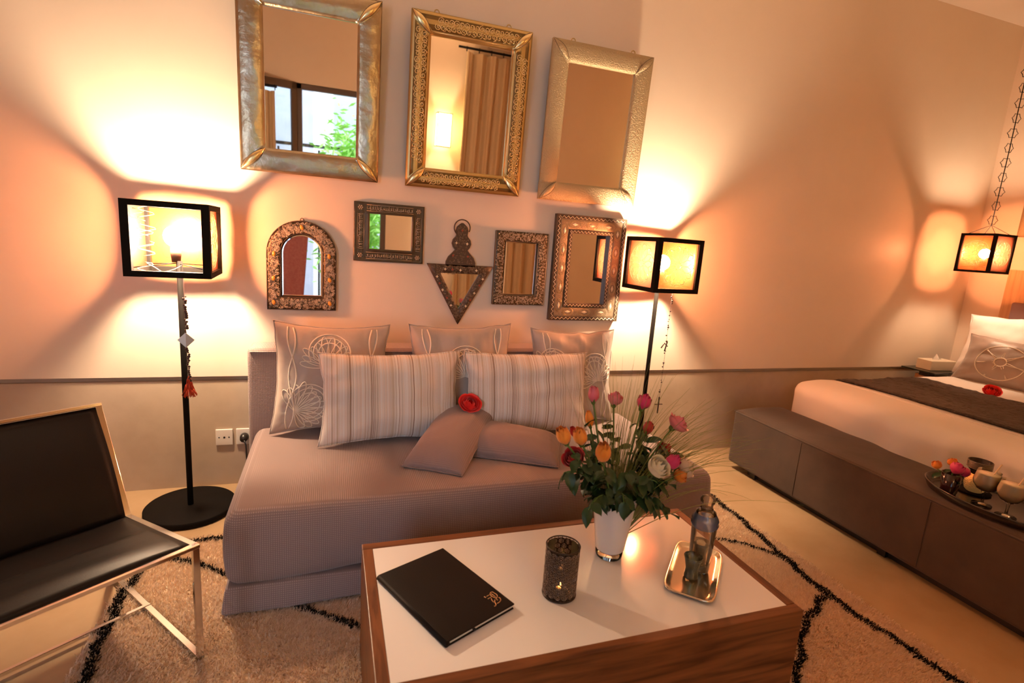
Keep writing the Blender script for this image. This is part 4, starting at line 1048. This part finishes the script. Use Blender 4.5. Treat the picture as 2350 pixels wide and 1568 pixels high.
def dia(x, z, a, b):
    o = MB().add([(a, 0, 0), (0, 0, b), (-a, 0, 0), (0, 0, -b), (0, -.003, 0)], [(0, 1, 4), (1, 2, 4), (2, 3, 4), (3, 0, 4)]).build('bone_diamond', 'bone', m8, smooth=False); o.location = (x, -.0345, z)
for k in range(5):
    for s_ in (-1, 1): dia(s_ * (W4 / 2 - .052), .09 + k * .108, .008, .020)
for x in (-.11, 0, .11):
    for z in (.052, H4 - .052): dia(x, z, .020, .008)
q = MB()
for k in range(5):
    for s_ in (-1, 1):
        for rr in (.030, .038): q.tube([(s_ * (W4 / 2 - .052) + .6 * rr * math.cos(t), -.0343, .09 + k * .108 + rr * math.sin(t)) for t in np.linspace(0, 2 * PI, 14, endpoint=False)], .0008, 3, True)
for x in (-.11, 0, .11):
    for z in (.052, H4 - .052):
        for rr in (.030, .038): q.tube([(x + rr * math.cos(t), -.0343, z + .6 * rr * math.sin(t)) for t in np.linspace(0, 2 * PI, 14, endpoint=False)], .0008, 3, True)
q.build('engraving', 'brass_bright', m8, kind='stuff')

# ------------------------------------------------------------------ lounge chair at the left
chr_ = thing('lounge_chair', 'black leather lounge chair on a flat chrome sled frame at left', 'chair', (-.370, -1.246, .012), (0, 0, math.radians(37.4)))
CW = .66; T = .020
for x, nm in ((-T / 2, 1), (-CW + T / 2, 2)):
    mb = MB(); U = (1, 0, 0)
    mb.bar((x, 0, .0), (x, 0, .392), .012, T, U); mb.bar((x, -.006, .006), (x, .66, .006), T, .012)
    mb.bar((x, 0, .386), (x, .47, .308), T, .012); mb.bar((x, .47, .302), (x, .665, .672), T, .012, (0, 1, 0)); mb.bar((x, .655, .0), (x, .50, .36), T, .012, (0, 1, 0))
    mb.build('side_frame', 'chrome', chr_, smooth=False, bevel=.0015)
MB().bar((-CW, 0, .386), (0, 0, .386), T, .012).build('front_bar', 'chrome', chr_, smooth=False, bevel=.0015)
MB().bar((-CW, .665, .670), (0, .665, .670), T, .012, (0, .3, 1)).build('top_bar', 'chrome', chr_, smooth=False, bevel=.0015)
MB().bar((-CW, .365, .008), (0, .365, .008), .014, .012).build('stretcher', 'chrome', chr_, smooth=False, bevel=.0015)
def seatf(u, v):
    y = .008 + .455 * v; z = .392 - .078 * v + .016 * math.sin(PI * v) * math.sin(PI * min(1, max(0, u))) ** .4 + .018 * math.exp(-((v - .13) / .13) ** 2) * math.sin(PI * u) ** .5 - .020 * math.sin(PI * v) ** 2 * math.sin(PI * u) * (v > .5)
    return (-CW + T + (CW - 2 * T) * u, y, z)
mb = MB().grid(seatf, 24, 24); o = mb.build('seat', 'leather', chr_); md = o.modifiers.new('solid', 'SOLIDIFY'); md.thickness = .022; md.offset = -1
def backf(u, v):
    y = .463 + .195 * v - .02 * math.sin(PI * v) ; z = .314 + .350 * v
    y -= .016 * math.sin(PI * v) * math.sin(PI * u)
    return (-CW + T + (CW - 2 * T) * u, y, z)
mb = MB().grid(backf, 24, 20); o = mb.build('backrest', 'leather', chr_); md = o.modifiers.new('solid', 'SOLIDIFY'); md.thickness = .020; md.offset = -1

# ------------------------------------------------------------------ sockets
s1 = thing('wall_socket', 'white square wall socket plate with three holes left of the sofa', 'socket', (-.512, .012, .263))
MB().rbox(-.0395, .0395, -.010, 0, -.0425, .0425, .003, 3, 1, 3).build('plate', 'white_plastic', s1)
for x in (-.024, 0, .022):
    MB().lathe([(0, 0), (.0035 if x else .005, 0), (.0035 if x else .005, .001), (0, .001)], 12).build('hole', 'black_plastic', s1); o = bpy.context.scene.collection.objects[-1]; o.location = (x, -.010, 0); o.rotation_euler = (PI / 2, 0, 0)
s2 = thing('wall_socket', 'white wall socket with a black plug half hidden by the sofa', 'socket', (-.418, .012, .263))
MB().rbox(-.0395, .0395, -.010, 0, -.0425, .0425, .003, 3, 1, 3).build('plate', 'white_plastic', s2)
o = MB().lathe([(0, 0), (.021, 0), (.021, .012), (.017, .040), (0, .042)], 20).build('plug', 'black_plastic', s2, label='round black plug'); o.location = (0, -.010, 0); o.rotation_euler = (PI / 2, 0, 0)
MB().tube([(0, -.045, 0), (.012, -.058, -.03), (.015, -.05, -.12), (.02, -.03, -.24)], .004, 6).build('cable', 'black_plastic', s2)

# ------------------------------------------------------------------ bench, bed and bedside
bn = thing('bed_bench', 'long brown suede bench at the foot of the bed', 'bench', (2.68, -1.3, 0)); BO = Vector((2.68, -1.3, 0))
def dbn(p):
    x, y, z = p; return (x - BO.x, y - BO.y + .0, z + (.008 * nz(x * 3, y * 3, 1) + .012 * math.sin(PI * (x - 2.46) / .44) if z > .385 else 0))
MB().rbox(2.46, 2.85, -2.35, -.272, .045, .392, .022, 8, 40, 6, dbn).build('upholstery', 'velvet', bn)
MB().box(2.52 - BO.x, 2.83 - BO.x, -2.3 - BO.y, -.40 - BO.y, .0, .055).build('plinth', 'black_plastic', bn, smooth=False)
e = MB(); e.tube([(2.4625 - BO.x, y - BO.y, .383) for y in np.linspace(-2.34, -.285, 12)], .0042, 6); e.tube([(x - BO.x, -.2745 - BO.y, .383) for x in (2.465, 2.84)], .0042, 6); e.build('piping', 'velvet', bn)
for y in (-.80, -1.48, -2.1): MB().tube([(2.459 - BO.x, y - BO.y, z) for z in (.06, .22, .375)], .0022, 5).build('panel_seam', 'velvet', bn)
for y in (-.46, -1.3):
    MB().box(2.50 - BO.x, 2.54 - BO.x, y - .02 - BO.y, y + .02 - BO.y, 0, .05).build('foot', 'black_plastic', bn, smooth=False)
bed = thing('bed', 'wide bed with white duvet standing against the right wall', 'bed', (3.9, -1.25, 0)); DO = Vector((3.9, -1.25, 0))
MB().rbox(2.93, 4.76, -2.2, -.34, .05, .44, .03, 6, 6, 3, lambda p: Vector(p) - DO).build('bed_base', 'velvet', bed)
def dd(p):
    x, y, z = p
    k = nz(x * 2.1, y * 2.1, z * 2) ; k2 = nz(x * 6 + 9, y * 2.4, z * 4); edge = max(0, 1 - (x - 2.80) / .5)
    zz = z + (.018 * k + .008 * k2 if z > .5 else 0) - .030 * edge ** 2 * max(0, (z - .40) / .20)
    if x < 3.1 and z > .28: x -= .06 * min(1, (z - .28) / .03) * max(0, min(1, (-.30 - y) / .7)) * max(0, min(1, (y + 1.42) / .12)) * max(0, (3.1 - x) / .24)
    if x < 3.2: x += .018 * nz(y * 5, z * 3, 2) * edge + .005 * math.sin(y * 23 + z * 10 + 3 * nz(y * 3, 0, 1)) * edge * max(0, min(1, (.56 - z) / .1))
    if y > -.5: y += .012 * nz(x * 6, z * 6, 5)
    return (x - DO.x, y - DO.y, zz)
MB().rbox(2.865, 4.74, -2.25, -.295, .20, .600, .075, 60, 70, 12, dd).build('duvet', 'sheet', bed)
def top_z(x, y): return dd(Vector((x, y, .600)))[2]
e = MB()
for dx in (0, .022): e.tube([(3.115 + dx + .01 * math.sin(y * 3) - DO.x, y - DO.y, top_z(3.115 + dx, y) + .001) for y in np.linspace(-2.2, -.385, 30)], .003, 5)
e.build('duvet_piping', 'sheet', bed)
rn = thing('bed_runner', 'dark brown crushed velvet runner laid across the bed', 'throw', (3.55, -1.2, .6))
def rnf(u, v):
    x = 3.175 + .74 * u + .012 * math.sin(v * 9 + 2) * (1 if u < .5 else .6); y = -2.2 + v * 1.86
    z = top_z(x, max(-2.2, min(-.38, y))) + .008 + .006 * nz(x * 22, y * 22, 3) + .004 * nz(x * 60, y * 40, 3)
    if v > .97: z -= .03 * (v - .97) / .03
    return (x - 3.55, y + 1.2, z - .6)
o = MB().grid(rnf, 50, 110).build('cloth', 'runner', rn); md = o.modifiers.new('solid', 'SOLIDIFY'); md.thickness = .010; md.offset = 1
loose_rose('red rose head lying on the white duvet next to the runner', (3.97, -.80, top_z(3.97, -.8) + .012), 'bright_red', .085, .050, (.35, -.55, 0), 77, .62)
def wheel(rn_):
    out = [([(.42 + .24 * math.cos(t) , .44 + .37 * math.sin(t)) for t in np.linspace(0, 2 * PI, 40)], .0030), ([(.42 + .06 * math.cos(t), .44 + .09 * math.sin(t)) for t in np.linspace(0, 2 * PI, 20)], .0035)]
    for k in range(14):
        a = 2 * PI * k / 14; a2 = a + (.25 if k % 2 else -.25); out.append(([(.42 + .06 * math.cos(a), .44 + .09 * math.sin(a)), (.42 + .23 * math.cos(a2), .44 + .36 * math.sin(a2))], .0022))
    return out
cushion('bed_pillow', 'big white pillow leaning on the headboard behind the grey cushion', (4.635, -.57, .84), (-.38, -.10, PI * 1.5), .80, .52, .22, 'sheet', 21, 'white bed pillows', cat='pillow', wr=.02)
cushion('bed_pillow', 'second white pillow on the far half of the bed', (4.60, -1.55, .84), (-.38, 0, PI * 1.5), .80, .52, .22, 'sheet', 22, 'white bed pillows', cat='pillow', wr=.02)
cushion('wheel_cushion', 'grey satin cushion with embroidered wheel motif leaning on the white pillow', (4.42, -.66, .755), (-.42, 0, PI * 1.5 + .06), .66, .36, .17, 'grey_satin', 23, 'wheel cushions', wheel, cat='cushion', wr=.014)
hb = thing('headboard', 'oak framed headboard with mauve leather pad on the right wall', 'headboard', (4.80, -1.3, 0))
MB().box(0, .045, -1.1, 1.015, .02, 1.40).build('board', 'oak', hb, smooth=False, bevel=.003)
MB().rbox(-.035, .0, -.98, .935, .40, 1.165, .015, 2, 10, 6).build('pad', 'burgundy', hb)
rw = thing('wall_mirror', 'brass framed mirror hanging above the headboard at the right edge', 'mirror', (4.828, -.60, 1.64), (0, 0, -PI / 2), 'mirrors above the headboard')
O, I = rect(.66, .85), inset(.66, .85, .10)
mirror_glass(rw, I, -.004); band(MB(), subdiv(O, 6), subdiv(I, 6), lambda t: .006 + .018 * math.sin(PI * (t * .85 + .1)), 6).build('frame', 'brass_stipple', rw)
MB().box(-.3, .3, 0, .02, .03, .82).build('backing_board', 'dark_wood', rw, smooth=False)
sw = thing('wall_switch', 'small hexagonal outlined switch plate beside the headboard', 'switch', (4.848, -.125, .985), (0, 0, -PI / 2))
MB().tube([(.036 * math.cos(q * PI / 3), -.004, .036 * math.sin(q * PI / 3)) for q in range(6)], .0022, 4, True).build('outline', 'bronze_inlay', sw, smooth=False)
o = MB().lathe([(0, 0), (.034, 0), (.032, .005), (0, .006)], 24).build('plate', 'plaster', sw); o.rotation_euler = (PI / 2, 0, 0)
nt_ = thing('bedside_table', 'glass topped bedside table in the corner beside the bed', 'table', (4.50, -.145, 0))
M['table_glass'] = clear('dark green table glass', (.55, .60, .50), body=(.10, .12, .09), bodyfac=.35, rough=.03, fres=1.6)
MB().box(-.235, .30, -.125, .125, .592, .602).build('glass_top', 'table_glass', nt_, smooth=False, bevel=.001)
MB().box(-.10, .22, -.10, .10, .0, .55).build('cabinet', 'oak', nt_, smooth=False, bevel=.003)
MB().box(-.15, -.09, -.04, .04, .55, .592).build('support', 'black_plastic', nt_, smooth=False)
tx = thing('tissue_box', 'cream tissue box with a white tissue on the bedside table', 'box', (4.46, -.145, .6022), (0, 0, -.12))
MB().box(-.12, .12, -.06, .06, 0, .075).build('carton', mat('cream card', (.72, .62, .48), .5), tx, smooth=False, bevel=.004)
MB().grid(lambda u, v: ((u - .5) * .10 * (1 - .5 * v), .012 * math.sin(u * 9) * (1 - v) + .01 * v, .0755 + .045 * v * (1 - 1.2 * abs(u - .45))), 12, 6).build('tissue', 'sheet', tx)

# tray with drinks on the bench
bt = thing('serving_tray', 'oval black tray with raised rim on the bench', 'tray', (2.655, -1.625, .402))
MB().lathe([(0, .004), (.88, .004), (.93, .008), (.985, .034), (1.0, .036), (1.012, .033), (.96, .004), (.90, .0), (0, .0)], 72, (0, 0), .190, .285).build('plate', mat('black lacquer tray', (.015, .010, .007), .25, coat=.4), bt)
BZ = .4065
def posy(label, x, y, heads, seed):
    r = thing('posy_glass', label, 'vase', (x, y, BZ), group='dark posy glasses on the bench tray')
    MB().lathe([(0, .001), (.028, .001), (.030, .006), (.038, .090), (.035, .090), (.028, .010), (0, .010)], 28).build('glass', mat('very dark red glass', (.03, .008, .008), .12, coat=.4), r)
    for i, (dx, dy, dz, m_, d) in enumerate(heads):
        f_2 = thing('rose', label.split(' glass')[0] + ': ' + {'bright_red': 'red', 'magenta': 'magenta', 'orange': 'orange'}[m_] + ' rose at its ' + ('left', 'middle', 'right', 'back')[i], 'flower', (x, y, BZ + .012), group='roses in the dark posy glasses')
        MB().tube([(0, 0, 0), (dx * .4, dy * .4, .07), (dx, dy, dz - .02)], .0025, 5).build('stem', 'stem', f_2)
        o = bloom(d / 2, d * .95, .28, seed + i).build('petals', m_, f_2); o.location = (dx, dy, dz - .02); o.rotation_euler = (dy * -8 + .3, dx * 8, i)
        o = leaf_mesh(.045, .028, seed + i).build('leaf', 'leaf', f_2); o.location = (dx * .5, dy * .5, dz - .035); o.rotation_euler = (0, .3, 2 * i + 2.5)
posy('small dark red glass with roses at the tray left end', 2.565, -1.475, [(-.03, .045, .10, 'orange', .042), (-.015, -.01, .105, 'magenta', .058), (.02, -.035, .095, 'magenta', .045), (.03, .02, .118, 'orange', .042)], 200)
posy('small dark red glass with roses cut by the frame edge', 2.60, -1.80, [(-.02, .03, .10, 'bright_red', .05), (0, -.02, .11, 'bright_red', .055)], 220)
M['gold_net'] = mat('gold glass lantern', (.75, .42, .14), .25, .8, bump=(160, .8, .005), emit=((1, .45, .12), .08))
ld = thing('candle_lantern', 'round gold candle lantern with dark ribbed collar on the bench tray', 'candle holder', (2.700, -1.495, BZ))
MB().lathe([(0, .004), (.026, .004), (.036, .014), (.042, .040), (.038, .068), (.027, .086)], 32).build('globe', 'gold_net', ld)
MB().lathe([(.0, .0), (.058, .0), (.062, .006), (0, .005)], 32).build('saucer', 'black_metal', ld)
mb = MB(); mb.lathe([(.026, .085), (.028, .098), (.042, .112), (.044, .146), (.041, .146), (.038, .112), (.026, .100)], 32)
mb.build('collar', 'black_net', ld)
e = MB()
for k in range(6): e.tube([(.0442 * math.cos(q), .0442 * math.sin(q), .115 + .0055 * k) for q in np.linspace(0, 2 * PI, 32, endpoint=False)], .0018, 4, True)
e.build('rib', 'net_light', ld)
M['milk'] = mat('almond milk', (.78, .66, .50), .4, sub=.2)
for (x, y, lb) in ((2.590, -1.590, 'stemmed glass of almond milk nearer the gold lantern'), (2.572, -1.685, 'stemmed glass of almond milk nearest the right frame edge')):
    gl = thing('milk_glass', lb, 'glass', (x, y, BZ), group='glasses of almond milk on the bench tray')
    MB().lathe([(0, .001), (.034, .001), (.034, .003), (.006, .008), (.0045, .03), (.006, .055), (.018, .062)], 28).build('foot', 'clear_glass', gl)
    MB().lathe([(.010, .060), (.030, .070), (.043, .090), (.046, .108), (.041, .135), (.040, .150)], 32).build('bowl', 'clear_glass', gl)
    MB().lathe([(0, .062), (.010, .0625), (.029, .072), (.0415, .091), (.0445, .108), (.0395, .134), (.0385, .138), (0, .139)], 32).build('milk', 'milk', gl)
    MB().tube([(-.012, 0, .08), (.03, -.02, .185)], .0028, 8).build('straw', 'cream_petal', gl)
